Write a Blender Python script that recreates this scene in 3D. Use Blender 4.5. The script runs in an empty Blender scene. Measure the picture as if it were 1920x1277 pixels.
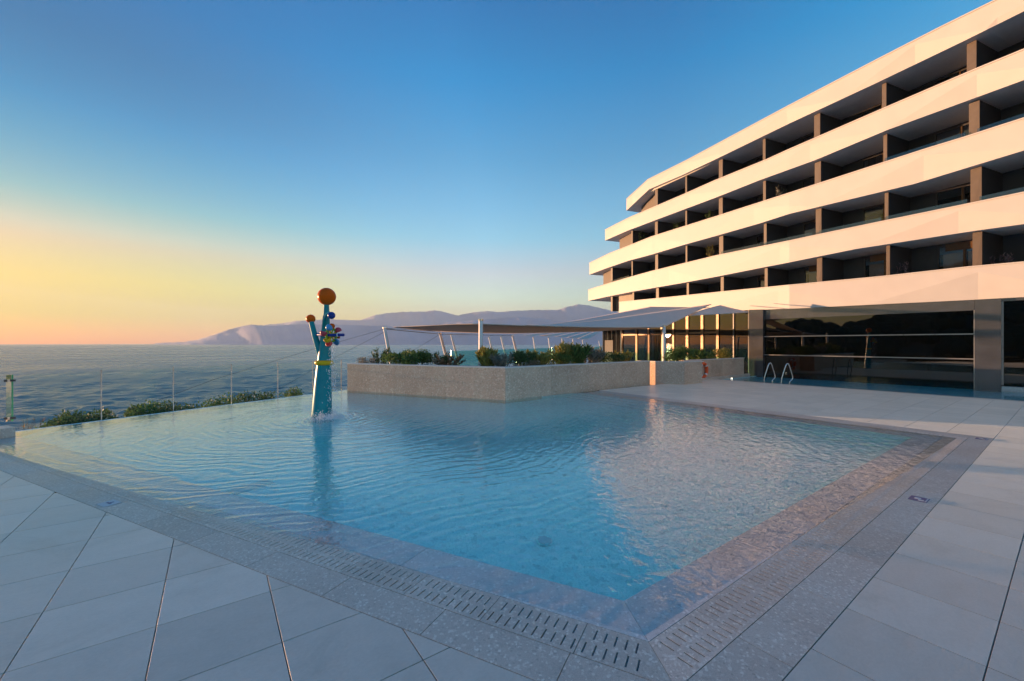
import bpy, bmesh, math, random
from mathutils import Vector, Matrix
random.seed(7)
R = math.radians
S = bpy.context.scene
COL = S.collection

# ------------------------------------------------------------------ camera, sky, sun
EYE, FPX, CX, HY = 2.1, 770.0, 960.0, 644.0
S36, C36 = math.sin(R(36)), math.cos(R(36))
cam = bpy.data.cameras.new('camera'); cam_o = bpy.data.objects.new('camera', cam); COL.objects.link(cam_o)
cam.sensor_width = 36; cam.lens = 36 * FPX / 1920; cam.shift_y = 5.5 / 1920
cam.clip_start = 0.05; cam.clip_end = 30000
cam_o.location = (0, 0, EYE); cam_o.rotation_euler = (R(90), 0, R(-36))
S.camera = cam_o

SUN_AZ, SUN_EL = R(123.5), R(1.15)          # measured from +X, counter-clockwise
W = bpy.data.worlds.new('World'); S.world = W; W.use_nodes = True
nt = W.node_tree; nt.nodes.clear()
sky = nt.nodes.new('ShaderNodeTexSky'); sky.sky_type = 'NISHITA'; sky.sun_disc = False
sky.sun_elevation = SUN_EL; sky.sun_rotation = R(90) - SUN_AZ
sky.altitude = 0; sky.air_density = 1.0; sky.dust_density = 1.2; sky.ozone_density = 4.0
def wn(typ, **kw):
    n = nt.nodes.new('ShaderNode' + typ)
    for k, v in kw.items(): setattr(n, k, v)
    return n
def wramp(fac, stops):
    r = wn('ValToRGB'); e = r.color_ramp.elements
    for i, (p, c) in enumerate(stops):
        el = e[i] if i < 2 else e.new(p)
        el.position = p; el.color = (*[x / 3 for x in c], 1)
    nt.links.new(fac, r.inputs[0]); return r.outputs[0]
def wmul(a, b):
    m = wn('VectorMath', operation='MULTIPLY'); nt.links.new(a, m.inputs[0])
    if isinstance(b, tuple): m.inputs[1].default_value = b
    else: nt.links.new(b, m.inputs[1])
    return m.outputs[0]
# the clear evening sky: the model's wide range is compressed (the photograph is exposed for both ends)
gm = wn('Gamma'); gm.inputs[1].default_value = 0.5; nt.links.new(sky.outputs[0], gm.inputs[0])
tcw = wn('TexCoord'); sxyz = wn('SeparateXYZ'); nt.links.new(tcw.outputs['Generated'], sxyz.inputs[0])
elev = sxyz.outputs['Z']                               # sine of the elevation, also below the horizon
tint = wramp(elev, [(0.0, (3.0, 2.452, 1.806)), (0.05, (3.0, 2.368, 1.607)), (0.108, (3.0, 2.721, 1.898)), (0.17, (2.945, 2.252, 1.849)), (0.245, (1.586, 2.182, 2.009)), (0.31, (1.144, 1.925, 1.958)), (0.406, (0.591, 1.539, 1.764)), (0.54, (0.012, 1.206, 1.717)), (0.64, (0.012, 0.873, 1.405)), (1.0, (0.012, 0.715, 1.239))])
dp = wn('VectorMath', operation='DOT_PRODUCT'); nt.links.new(tcw.outputs['Generated'], dp.inputs[0]); dp.inputs[1].default_value = (math.cos(SUN_AZ), math.sin(SUN_AZ), .0)
h01 = wn('MapRange'); h01.inputs[1].default_value = -1; nt.links.new(dp.outputs['Value'], h01.inputs[0])
near = wramp(h01.outputs[0], [(0, (1.35, 1.18, 1.06)), (.3, (1.25, 1.12, 1.04)), (.5, (.92, .93, .94)), (.6, (.95, .97, .97)), (.70, (1, 1, 1)), (.80, (.82, .84, .85)), (.90, (.6, .62, .62)), (.97, (.47, .49, .50)), (1.0, (.42, .42, .42))])  # side opposite the sun raised, out of view, to add ambient fill
sunm = wn('MapRange', interpolation_type='SMOOTHSTEP'); sunm.inputs[1].default_value = .42; sunm.inputs[2].default_value = 1.0; nt.links.new(dp.outputs['Value'], sunm.inputs[0])
tint2 = wramp(elev, [(0.0, (1.344, 0.791, 0.012)), (0.05, (0.984, 1.075, 0.012)), (0.11, (1.444, 1.139, 0.273)), (0.19, (1.391, 1.344, 0.92)), (0.27, (0.777, 1.067, 1.021)), (0.37, (0.086, 0.862, 1.084)), (0.46, (0.012, 0.645, 0.825)), (1.0, (0.012, 0.782, 0.911))])
warm = wn('Mix', data_type='VECTOR'); nt.links.new(sunm.outputs[0], warm.inputs[0]); warm.inputs[4].default_value = (1 / 3,) * 3; nt.links.new(tint2, warm.inputs[5])
SKY_GAIN = 11.8 * (1 / .15) ** .5                       # undoes the two thirds scaling of the ramps and the gamma on the strength
skyc = wmul(wmul(wmul(gm.outputs[0], tint), near), warm.outputs[1])
skyc = wmul(skyc, (SKY_GAIN,) * 3)
bg = nt.nodes.new('ShaderNodeBackground'); bg.inputs['Strength'].default_value = 0.15
out = nt.nodes.new('ShaderNodeOutputWorld')
nt.links.new(skyc, bg.inputs['Color']); nt.links.new(bg.outputs[0], out.inputs[0])

sd = bpy.data.lights.new('sun', 'SUN'); sd.energy = 5.0; sd.angle = R(0.6); sd.color = (1.0, 0.545, 0.28)
so = bpy.data.objects.new('sun', sd); COL.objects.link(so)
sdir = Vector((math.cos(SUN_AZ) * math.cos(SUN_EL), math.sin(SUN_AZ) * math.cos(SUN_EL), math.sin(SUN_EL)))
so.rotation_euler = sdir.to_track_quat('Z', 'Y').to_euler(); so.location = sdir * 60

S.view_settings.view_transform = 'Standard'; S.view_settings.look = 'None'
S.view_settings.exposure = 1.6; S.view_settings.gamma = 1; S.view_settings.use_curve_mapping = False
S.cycles.use_denoising = True
S.cycles.max_bounces = 10; S.cycles.transmission_bounces = 8; S.cycles.transparent_max_bounces = 16
S.cycles.sample_clamp_indirect = 6

# ------------------------------------------------------------------ helpers
def P(x, y, D):
    """point seen at photo position (x, y) at depth D metres in front of the lens"""
    X = D * (x - CX) / FPX
    return Vector((X * C36 + D * S36, -X * S36 + D * C36, EYE + (HY - y) * D / FPX))
def G(x, y, z=0.0):
    return P(x, y, (EYE - z) * FPX / (y - HY))
def V(*a): return Vector(a)

class MB:
    def __init__(s): s.v = []; s.f = []; s.m = []; s.mi = 0
    def add(s, vs, fs):
        o = len(s.v); s.v += [tuple(v) for v in vs]; s.f += [tuple(i + o for i in f) for f in fs]; s.m += [s.mi] * len(fs)
    def quad(s, a, b, c, d): s.add([a, b, c, d], [(0, 1, 2, 3)])
    def poly(s, pts): s.add(pts, [tuple(range(len(pts)))])
    def prism(s, pts, z0, z1):
        n = len(pts)
        lo = [V(p[0], p[1], z0) for p in pts]; hi = [V(p[0], p[1], z1) for p in pts]
        s.add(lo + hi, [tuple(range(n - 1, -1, -1)), tuple(range(n, 2 * n))] + [(i, (i + 1) % n, n + (i + 1) % n, n + i) for i in range(n)])
    def hexa(s, lo, hi):
        s.add(list(lo) + list(hi), [(3, 2, 1, 0), (4, 5, 6, 7), (0, 1, 5, 4), (1, 2, 6, 5), (2, 3, 7, 6), (3, 0, 4, 7)])
    def box(s, c, sx, sy, sz, rz=0.0):
        c = V(*c); a = V(math.cos(rz), math.sin(rz), 0) * sx / 2; b = V(-math.sin(rz), math.cos(rz), 0) * sy / 2
        q = [c - a - b, c + a - b, c + a + b, c - a + b]
        s.hexa([p - V(0, 0, sz / 2) for p in q], [p + V(0, 0, sz / 2) for p in q])
    def tube(s, path, r, n=8, caps=True):
        path = [V(*p) for p in path]; rs = r if isinstance(r, (list, tuple)) else [r] * len(path)
        up = V(0, 0, 1); rings = []
        prev = None
        for i, p in enumerate(path):
            t = (path[min(i + 1, len(path) - 1)] - path[max(i - 1, 0)]).normalized()
            if prev is None:
                u = t.cross(up)
                if u.length < 1e-3: u = t.cross(V(1, 0, 0))
            else:
                u = prev - t * prev.dot(t)
                if u.length < 1e-4: u = t.cross(up)
            u.normalize(); w = t.cross(u).normalized(); prev = u
            rings.append([p + (u * math.cos(2 * math.pi * k / n) + w * math.sin(2 * math.pi * k / n)) * rs[i] for k in range(n)])
        fs = []
        for i in range(len(path) - 1):
            for k in range(n):
                fs.append((i * n + k, i * n + (k + 1) % n, (i + 1) * n + (k + 1) % n, (i + 1) * n + k))
        if caps:
            fs.append(tuple(range(n - 1, -1, -1))); fs.append(tuple((len(path) - 1) * n + k for k in range(n)))
        s.add([v for r_ in rings for v in r_], fs)
    def ball(s, c, r, nu=24, nv=14, sq=(1, 1, 1), rot=None):
        c = V(*c); vs = []; fs = []
        for j in range(nv + 1):
            th = math.pi * j / nv
            for i in range(nu):
                ph = 2 * math.pi * i / nu
                d = V(math.sin(th) * math.cos(ph) * sq[0], math.sin(th) * math.sin(ph) * sq[1], math.cos(th) * sq[2]) * r
                if rot: d = rot @ d
                vs.append(c + d)
        for j in range(nv):
            for i in range(nu):
                fs.append((j * nu + i, (j + 1) * nu + i, (j + 1) * nu + (i + 1) % nu, j * nu + (i + 1) % nu))
        s.add(vs, fs)
    def torus(s, c, ax, R0, r0, nu=32, nv=10, a0=0, a1=2 * math.pi):
        c = V(*c); ax = V(*ax).normalized(); u = ax.cross(V(0, 0, 1))
        if u.length < 1e-3: u = V(1, 0, 0)
        u.normalize(); w = ax.cross(u); full = abs(a1 - a0 - 2 * math.pi) < 1e-6
        nn = nu if full else nu + 1; vs = []; fs = []
        for i in range(nn):
            a = a0 + (a1 - a0) * i / nu; rd = u * math.cos(a) + w * math.sin(a)
            for k in range(nv):
                b = 2 * math.pi * k / nv
                vs.append(c + rd * (R0 + r0 * math.cos(b)) + ax * (r0 * math.sin(b)))
        for i in range(nu):
            j = (i + 1) % nn
            for k in range(nv):
                fs.append((i * nv + k, j * nv + k, j * nv + (k + 1) % nv, i * nv + (k + 1) % nv))
        s.add(vs, fs)
    def mesh(s, name, mats, smooth=False, clean=False):
        me = bpy.data.meshes.new(name); me.from_pydata(s.v, [], s.f)
        for m in (mats if isinstance(mats, (list, tuple)) else [mats]): me.materials.append(m)
        for p, mi in zip(me.polygons, s.m): p.material_index = mi
        if clean:
            bm = bmesh.new(); bm.from_mesh(me); bmesh.ops.remove_doubles(bm, verts=bm.verts, dist=1e-5)
            bmesh.ops.recalc_face_normals(bm, faces=bm.faces); bm.to_mesh(me); bm.free()
        if smooth:
            for p in me.polygons: p.use_smooth = True
        me.update(); return me
    def build(s, name, mats, parent=None, smooth=False, clean=True, **kw):
        return link(name, s.mesh(name, mats, smooth, clean), parent, **kw)

def link(name, me, parent=None, **kw):
    o = bpy.data.objects.new(name, me); COL.objects.link(o)
    if parent: o.parent = parent
    return tag(o, **kw)
def tag(o, label=None, cat=None, group=None, kind=None):
    if label: o['label'] = label
    if cat: o['category'] = cat
    if group: o['group'] = group
    if kind: o['kind'] = kind
    return o
def empty(name, label=None, cat=None, group=None, kind=None):
    return link(name, None, None, label=label, cat=cat, group=group, kind=kind)
def smooth_by_angle(o, deg=35):
    me = o.data
    for p in me.polygons: p.use_smooth = True
    try: me.set_sharp_from_angle(angle=R(deg))
    except Exception: pass
    return o

# ------------------------------------------------------------------ materials
def new_mat(name):
    m = bpy.data.materials.new(name); m.use_nodes = True
    n = m.node_tree.nodes; n.clear(); o = n.new('ShaderNodeOutputMaterial'); return m, m.node_tree, o
def N(t, typ, **kw):
    n = t.nodes.new('ShaderNode' + typ)
    for k, v in kw.items():
        if k in n.inputs.keys(): n.inputs[k].default_value = v
        else: setattr(n, k, v)
    return n
def ramp(t, fac, stops):
    r = N(t, 'ValToRGB'); e = r.color_ramp.elements
    while len(e) > 2: e.remove(e[-1])
    for i, (p, c) in enumerate(stops):
        el = e[i] if i < 2 else e.new(p)
        el.position = p; el.color = (*c, 1) if len(c) == 3 else c
    t.links.new(fac, r.inputs[0]); return r.outputs[0]
def mixc(t, f, a, b, mode='MIX'):
    m = N(t, 'Mix', data_type='RGBA', blend_type=mode)
    for s_, i in ((f, 0), (a, 6), (b, 7)):
        if hasattr(s_, 'node'): t.links.new(s_, m.inputs[i])
        else: m.inputs[i].default_value = s_ if not isinstance(s_, tuple) else (*s_, 1)
    return m.outputs[2]
def math_(t, op, a, b=None, c=None):
    m = N(t, 'Math', operation=op)
    for i, s_ in enumerate((a, b, c)):
        if s_ is None: continue
        if hasattr(s_, 'node'): t.links.new(s_, m.inputs[i])
        else: m.inputs[i].default_value = s_
    return m.outputs[0]
def plain(name, col, rough=0.5, metal=0.0, spec=0.5, var=0.08, scale=6.0, bump=0.0, bscale=60, coat=0.0, objvar=0.0):
    m, t, o = new_mat(name)
    b = N(t, 'BsdfPrincipled'); b.inputs['Roughness'].default_value = rough; b.inputs['Metallic'].default_value = metal
    b.inputs['Specular IOR Level'].default_value = spec; b.inputs['Coat Weight'].default_value = coat
    tc = N(t, 'TexCoord'); nz = N(t, 'TexNoise', Scale=scale, Detail=5.0); t.links.new(tc.outputs['Object'], nz.inputs['Vector'])
    c = ramp(t, nz.outputs[0], [(0.3, tuple(x * (1 - var) for x in col)), (0.7, tuple(min(1, x * (1 + var)) for x in col))])
    if objvar:
        oi = N(t, 'ObjectInfo'); hv = N(t, 'HueSaturation'); t.links.new(c, hv.inputs['Color'])
        t.links.new(math_(t, 'MULTIPLY_ADD', oi.outputs['Random'], objvar * 2, 1 - objvar), hv.inputs['Value']); c = hv.outputs[0]
    t.links.new(c, b.inputs['Base Color'])
    r_ = math_(t, 'MULTIPLY_ADD', nz.outputs[0], 0.16, rough - 0.08); t.links.new(r_, b.inputs['Roughness'])
    if bump:
        n2 = N(t, 'TexNoise', Scale=bscale, Detail=4.0); t.links.new(tc.outputs['Object'], n2.inputs['Vector'])
        bp = N(t, 'Bump', Strength=bump, Distance=0.01); t.links.new(n2.outputs[0], bp.inputs['Height']); t.links.new(bp.outputs[0], b.inputs['Normal'])
    t.links.new(b.outputs[0], o.inputs[0]); return m

def stone(name, dark, mid, light, rough, gscale=26, bump=0.25, objvar=0.08):
    """conglomerate stone: pebbles of several sizes in a fine ground"""
    m, t, o = new_mat(name); L = t.links
    b = N(t, 'BsdfPrincipled'); geo = N(t, 'NewGeometry')
    n1 = N(t, 'TexNoise', Scale=3.0, Detail=3.0); L.new(geo.outputs['Position'], n1.inputs['Vector'])
    wv = N(t, 'VectorMath', operation='MULTIPLY_ADD'); L.new(n1.outputs[1], wv.inputs[0]); wv.inputs[1].default_value = (.06, .06, .06); L.new(geo.outputs['Position'], wv.inputs[2])
    v1 = N(t, 'TexVoronoi', Scale=gscale); L.new(wv.outputs[0], v1.inputs['Vector'])
    v2 = N(t, 'TexVoronoi', Scale=gscale * 3.1); L.new(geo.outputs['Position'], v2.inputs['Vector'])
    n2 = N(t, 'TexNoise', Scale=gscale * 8, Detail=6.0, Roughness=0.7); L.new(geo.outputs['Position'], n2.inputs['Vector'])
    base = ramp(t, n2.outputs[0], [(0.32, dark), (0.55, mid), (0.75, light)])
    s1 = N(t, 'SeparateColor'); L.new(v1.outputs['Color'], s1.inputs[0])
    s2 = N(t, 'SeparateColor'); L.new(v2.outputs['Color'], s2.inputs[0])
    peb = ramp(t, s1.outputs[0], [(0.0, dark), (0.5, mid), (1.0, tuple(min(1, x * 1.15) for x in light))])
    inside = ramp(t, v1.outputs['Distance'], [(0.012, (1, 1, 1)), (0.5, (0, 0, 0))])
    some = math_(t, 'GREATER_THAN', s1.outputs[1], 0.55)
    f1 = math_(t, 'MULTIPLY', inside, some); f1 = math_(t, 'MULTIPLY', f1, 0.7)
    c = mixc(t, f1, base, peb)
    some2 = math_(t, 'MULTIPLY', math_(t, 'GREATER_THAN', s2.outputs[1], 0.72), 0.5)
    peb2 = ramp(t, s2.outputs[0], [(0.0, tuple(x * .7 for x in dark)), (1.0, tuple(min(1, x * 1.3) for x in light))])
    c = mixc(t, some2, c, peb2)
    n3 = N(t, 'TexNoise', Scale=1.3, Detail=4.0); L.new(geo.outputs['Position'], n3.inputs['Vector'])
    c = mixc(t, 0.5, c, ramp(t, n3.outputs[0], [(0.3, (.4, .4, .4)), (0.7, (.62, .62, .62))]), 'OVERLAY')
    oi = N(t, 'ObjectInfo'); hv = N(t, 'HueSaturation'); L.new(c, hv.inputs['Color'])
    L.new(math_(t, 'MULTIPLY_ADD', oi.outputs['Random'], objvar * 2, 1 - objvar), hv.inputs['Value'])
    L.new(hv.outputs[0], b.inputs['Base Color'])
    L.new(math_(t, 'MULTIPLY_ADD', n3.outputs[0], 0.25, rough - 0.12), b.inputs['Roughness'])
    bp = N(t, 'Bump', Strength=bump, Distance=0.004); L.new(n2.outputs[0], bp.inputs['Height']); L.new(bp.outputs[0], b.inputs['Normal'])
    L.new(b.outputs[0], o.inputs[0]); return m

def tile_mat():
    m, t, o = new_mat('deck_tile'); L = t.links
    b = N(t, 'BsdfPrincipled'); b.inputs['Sheen Weight'].default_value = .5; b.inputs['Sheen Roughness'].default_value = .3; geo = N(t, 'NewGeometry'); oi = N(t, 'ObjectInfo')
    off = N(t, 'VectorMath', operation='MULTIPLY_ADD'); off.inputs[1].default_value = (9, 7, 5); L.new(oi.outputs['Random'], off.inputs[0]); L.new(geo.outputs['Position'], off.inputs[2])
    mp = N(t, 'Mapping'); mp.inputs['Scale'].default_value = (1.0, 1.6, 1.0); mp.inputs['Rotation'].default_value = (0, 0, .6); L.new(off.outputs[0], mp.inputs[0])
    n1 = N(t, 'TexNoise', Scale=3.2, Detail=6.0, Roughness=.62); L.new(mp.outputs[0], n1.inputs['Vector'])
    n2 = N(t, 'TexNoise', Scale=34.0, Detail=6.0, Roughness=.65); L.new(mp.outputs[0], n2.inputs['Vector'])
    n3 = N(t, 'TexNoise', Scale=0.5, Detail=3.0); L.new(geo.outputs['Position'], n3.inputs['Vector'])
    c = ramp(t, n1.outputs[0], [(0.3, (.69, .555, .445)), (0.7, (.77, .63, .515))])
    c = mixc(t, 0.22, c, ramp(t, n2.outputs[0], [(0.3, (.40, .38, .36)), (0.7, (.72, .67, .62))]))
    c = mixc(t, 0.15, c, ramp(t, n3.outputs[0], [(0.3, (.42, .42, .42)), (0.7, (.58, .58, .58))]), 'OVERLAY')
    n4 = N(t, 'TexNoise', Scale=1.1, Detail=7.0, Roughness=.68, Distortion=.8); L.new(geo.outputs['Position'], n4.inputs['Vector'])
    c = mixc(t, 1.0, c, ramp(t, n4.outputs[0], [(.34, (.90, .895, .885)), (.47, (1, 1, 1)), (.66, (1, 1, 1)), (.78, (1.08, 1.07, 1.06))]), 'MULTIPLY')
    hv = N(t, 'HueSaturation'); L.new(c, hv.inputs['Color'])
    L.new(math_(t, 'MULTIPLY_ADD', oi.outputs['Random'], .2, .9), hv.inputs['Value']); L.new(hv.outputs[0], b.inputs['Base Color'])
    L.new(math_(t, 'MULTIPLY_ADD', n1.outputs[0], .2, .26), b.inputs['Roughness'])
    bp = N(t, 'Bump', Strength=.35, Distance=.003); L.new(n2.outputs[0], bp.inputs['Height'])
    bp2 = N(t, 'Bump', Strength=.15, Distance=.01); L.new(n1.outputs[0], bp2.inputs['Height']); L.new(bp.outputs[0], bp2.inputs['Normal']); L.new(bp2.outputs[0], b.inputs['Normal'])
    L.new(b.outputs[0], o.inputs[0]); return m

def glass_mat(name, tint, ior=1.5, rough=0.0):
    m, t, o = new_mat(name); L = t.links
    tr = N(t, 'BsdfTransparent'); tr.inputs[0].default_value = (*tint, 1)
    gl = N(t, 'BsdfGlossy', Roughness=rough); gl.inputs[0].default_value = (1, 1, 1, 1)
    fr = N(t, 'Fresnel', IOR=ior); mx = N(t, 'MixShader'); gb = N(t, 'NewGeometry')
    fac = math_(t, 'MULTIPLY', fr.outputs[0], math_(t, 'SUBTRACT', 1.0, gb.outputs['Backfacing']))
    tc = N(t, 'TexCoord'); nz = N(t, 'TexNoise', Scale=.35, Detail=1.0); L.new(tc.outputs['Object'], nz.inputs['Vector'])
    bp = N(t, 'Bump', Strength=.05, Distance=.08); L.new(nz.outputs[0], bp.inputs['Height']); L.new(bp.outputs[0], gl.inputs['Normal'])
    L.new(fac, mx.inputs[0]); L.new(tr.outputs[0], mx.inputs[1]); L.new(gl.outputs[0], mx.inputs[2]); L.new(mx.outputs[0], o.inputs[0]); return m

def water_mat(name, absorb, density, ring=None, strength=.35, fior=1.8):
    m, t, o = new_mat(name); L = t.links
    g = N(t, 'BsdfGlass', IOR=1.15, Roughness=0.0); geo = N(t, 'NewGeometry')
    mp = N(t, 'Mapping'); mp.inputs['Rotation'].default_value = (0, 0, R(-36)); mp.inputs['Scale'].default_value = (1, 1, 1); L.new(geo.outputs['Position'], mp.inputs[0])
    n1 = N(t, 'TexNoise', Scale=4.6, Detail=3.0, Roughness=.55, Distortion=.5); L.new(mp.outputs[0], n1.inputs['Vector'])
    n2 = N(t, 'TexNoise', Scale=11.0, Detail=2.0, Roughness=.5, Distortion=.4); L.new(mp.outputs[0], n2.inputs['Vector'])
    h = math_(t, 'ADD', math_(t, 'MULTIPLY', n1.outputs[0], .026), math_(t, 'MULTIPLY', n2.outputs[0], .0105))
    if ring:
        ds = N(t, 'VectorMath', operation='DISTANCE'); L.new(geo.outputs['Position'], ds.inputs[0]); ds.inputs[1].default_value = ring
        nw = N(t, 'TexNoise', Scale=.55, Detail=2.0); L.new(geo.outputs['Position'], nw.inputs['Vector'])
        d2 = math_(t, 'ADD', ds.outputs['Value'], math_(t, 'MULTIPLY', nw.outputs[0], 1.5))
        s1 = math_(t, 'SINE', math_(t, 'MULTIPLY', d2, 25.0)); s2 = math_(t, 'SINE', math_(t, 'MULTIPLY', d2, 41.0))
        ss = math_(t, 'ADD', s1, math_(t, 'MULTIPLY', s2, .5))
        fall = math_(t, 'DIVIDE', .0068, math_(t, 'ADD', math_(t, 'MULTIPLY', ds.outputs['Value'], .22), .6))
        h = math_(t, 'ADD', h, math_(t, 'MULTIPLY', ss, fall))
    bp = N(t, 'Bump', Strength=strength, Distance=1.0); L.new(h, bp.inputs['Height']); L.new(bp.outputs[0], g.inputs['Normal'])
    rf = N(t, 'BsdfRefraction', IOR=1.15, Roughness=0.0); gs = N(t, 'BsdfGlossy', Roughness=0.0); gs.inputs[0].default_value = (1, 1, 1, 1); L.new(bp.outputs[0], rf.inputs['Normal']); L.new(bp.outputs[0], gs.inputs['Normal'])
    fz = N(t, 'Fresnel', IOR=fior); L.new(bp.outputs[0], fz.inputs['Normal']); m1 = N(t, 'MixShader'); L.new(fz.outputs[0], m1.inputs[0]); L.new(rf.outputs[0], m1.inputs[1]); L.new(gs.outputs[0], m1.inputs[2])
    m2 = N(t, 'MixShader'); L.new(geo.outputs['Backfacing'], m2.inputs[0]); L.new(m1.outputs[0], m2.inputs[1]); L.new(g.outputs[0], m2.inputs[2])
    va = N(t, 'VolumeAbsorption', Density=density); va.inputs[0].default_value = (*absorb, 1)
    L.new(m2.outputs[0], o.inputs[0]); L.new(va.outputs[0], o.inputs[1]); return m

def sea_mat():
    m, t, o = new_mat('sea_water'); L = t.links
    b = N(t, 'BsdfPrincipled'); b.inputs['Base Color'].default_value = (.13, .205, .22, 1); b.inputs['Roughness'].default_value = .15; b.inputs['IOR'].default_value = 1.33
    geo = N(t, 'NewGeometry'); mp = N(t, 'Mapping'); mp.inputs['Rotation'].default_value = (0, 0, R(-26)); mp.inputs['Scale'].default_value = (.5, 1, 1); L.new(geo.outputs['Position'], mp.inputs[0])
    n1 = N(t, 'TexNoise', Scale=1.6, Detail=5.0, Roughness=.6, Distortion=.5); L.new(mp.outputs[0], n1.inputs['Vector'])
    n2 = N(t, 'TexNoise', Scale=.03, Detail=4.0, Roughness=.6); L.new(mp.outputs[0], n2.inputs['Vector'])
    L.new(math_(t, 'MULTIPLY_ADD', n2.outputs[0], .3, .12), b.inputs['Roughness'])
    bp = N(t, 'Bump', Strength=.8, Distance=.35); L.new(n1.outputs[0], bp.inputs['Height']); L.new(bp.outputs[0], b.inputs['Normal'])
    L.new(b.outputs[0], o.inputs[0]); return m

def leaf_mat(name, a, b_, c_):
    m, t, o = new_mat(name); L = t.links
    geo = N(t, 'NewGeometry'); r = ramp(t, geo.outputs['Random Per Island'], [(0, a), (.5, b_), (1, c_)])
    d = N(t, 'BsdfPrincipled', Roughness=.6); L.new(r, d.inputs['Base Color'])
    tl = N(t, 'BsdfTranslucent'); L.new(r, tl.inputs[0]); mx = N(t, 'MixShader'); mx.inputs[0].default_value = .3
    L.new(d.outputs[0], mx.inputs[1]); L.new(tl.outputs[0], mx.inputs[2]); L.new(mx.outputs[0], o.inputs[0]); return m

M = {}
M['tile'] = tile_mat()
M['coping'] = stone('coping_stone', (.42, .335, .27), (.60, .49, .41), (.82, .71, .62), .38, 20)
M['ledge'] = stone('ledge_stone_sky_sheen', (.42, .40, .38), (.58, .55, .53), (.78, .75, .72), .3, 16)  # paler than the coping: sky reflection on the wet ledge put into the colour
M['planter'] = stone('planter_stone', (.40, .26, .175), (.66, .455, .33), (.88, .68, .54), .6, 9)
M['basin'] = stone('basin_stone', (.32, .58, .59), (.66, .90, .88), (.92, 1.0, .98), .5, 5, objvar=0)
M['cap'] = plain('cap_stone', (.72, .66, .61), .5, bump=.2)
M['dark'] = plain('channel_dark', (.02, .02, .02), .8)
M['subbase'] = plain('sub_base', (.03, .03, .03), .9)
M['white'] = plain('facade_white', (.63, .60, .55), .55, var=.03, scale=1.2)
M['soffit'] = plain('soffit_grey', (.84, .79, .73), .7, var=.04)
M['fin'] = plain('fin_brown', (.15, .115, .085), .5, var=.06)
M['anthracite'] = plain('anthracite', (.045, .047, .05), .5)
M['metalpanel'] = plain('column_panel', (.16, .16, .17), .22, metal=.75, var=.05, scale=2)
M['frame'] = plain('window_frame', (.06, .055, .05), .4)
M['bronze'] = plain('bronze_frame', (.15, .075, .025), .4, metal=.25)
M['rail'] = plain('transom_metal', (.42, .40, .38), .3, metal=.7)
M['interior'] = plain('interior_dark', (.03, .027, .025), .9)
M['curtain'] = plain('curtain_cloth', (.22, .17, .11), .9, bump=.1)
M['pale_panel'] = plain('pale_panel_cream', (.85, .78, .64), .9)  # cream colour stands in for evening sky reflected in the windows
M['glass'] = glass_mat('window_glass', (.72, .72, .74), 1.7)
M['balustrade'] = glass_mat('balustrade_glass', (.72, .78, .79), 1.9)
M['bigglass'] = glass_mat('pool_hall_glass', (.22, .24, .23), 1.75)
M['clear'] = glass_mat('clear_glass', (.93, .97, .96), 1.3)
M['teal_glass'] = glass_mat('tinted_balustrade_glass', (.55, .83, .80), 1.4)
M['green_edge'] = plain('glass_edge_green', (.10, .42, .18), .15, var=.05)
M['sky_tinted'] = glass_mat('glass_face', (.8, .8, .5), 3.5)  # yellow tint puts the reflected sky into the glass colour
M['steel'] = plain('steel', (.62, .62, .6), .22, metal=.95, var=.04)
M['whitepaint'] = plain('white_paint', (.75, .74, .72), .4, var=.04)
M['sail'] = plain('sail_fabric', (.66, .565, .485), .85, var=.04, scale=3, bump=.05, bscale=200)
M['cable'] = plain('cable', (.12, .12, .12), .4, metal=.6)
M['teal'] = plain('teal_paint', (.0, .26, .30), .3, spec=.22, var=.1, scale=3)
M['orange'] = plain('orange_paint', (.78, .115, .003), .32, spec=.12, var=.08)
M['blue'] = plain('blue_paint', (.015, .045, .26), .3, spec=.22)
M['yellow'] = plain('yellow_paint', (.72, .45, .01), .3, spec=.22)
M['red'] = plain('red_paint', (.52, .07, .10), .35, spec=.22)
M['sky_blue'] = plain('sky_blue_paint', (.08, .32, .6), .35, spec=.22)
M['green'] = plain('green_paint', (.22, .40, .04), .35, spec=.22)
M['foam'] = plain('foam', (.85, .85, .86), .5)
M['lifebuoy'] = plain('lifebuoy_orange', (.88, .12, .02), .45)
M['lbwhite'] = plain('lifebuoy_white', (.75, .73, .7), .5)
M['soil'] = plain('soil', (.05, .035, .025), .95, bump=.5)
M['land'] = plain('land_ground', (.10, .085, .06), .95, bump=.6, bscale=4)
M['bark'] = plain('bark', (.08, .055, .035), .9)
M['plate_blue'] = plain('plate_blue', (.05, .075, .2), .4)
M['plate_white'] = plain('plate_white', (.46, .5, .54), .4)
M['mount'] = plain('mountain_rock_hazed', (.40, .385, .44), .95, var=.10, scale=.004)  # pale lilac: part of the distance haze is put into this colour
M['woods'] = leaf_mat('woods', (.02, .03, .012), (.03, .05, .02), (.045, .06, .025))
M['leaf_green'] = leaf_mat('leaf_green', (0.051, 0.102, 0.025), (0.102, 0.187, 0.043), (0.187, 0.272, 0.068))
M['leaf_dark'] = leaf_mat('leaf_dark', (0.034, 0.076, 0.025), (0.068, 0.136, 0.043), (0.119, 0.187, 0.06))
M['leaf_yellow'] = leaf_mat('leaf_yellow', (0.17, 0.187, 0.034), (0.289, 0.272, 0.06), (0.408, 0.357, 0.102))
M['leaf_silver'] = leaf_mat('leaf_silver', (.16, .17, .13), (.26, .26, .21), (.38, .36, .30))
M['leaf_dry'] = leaf_mat('leaf_dry', (.16, .09, .04), (.26, .16, .08), (.36, .25, .14))
M['leaf_pink'] = leaf_mat('leaf_pink', (.22, .13, .15), (.34, .22, .23), (.42, .30, .30))
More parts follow.
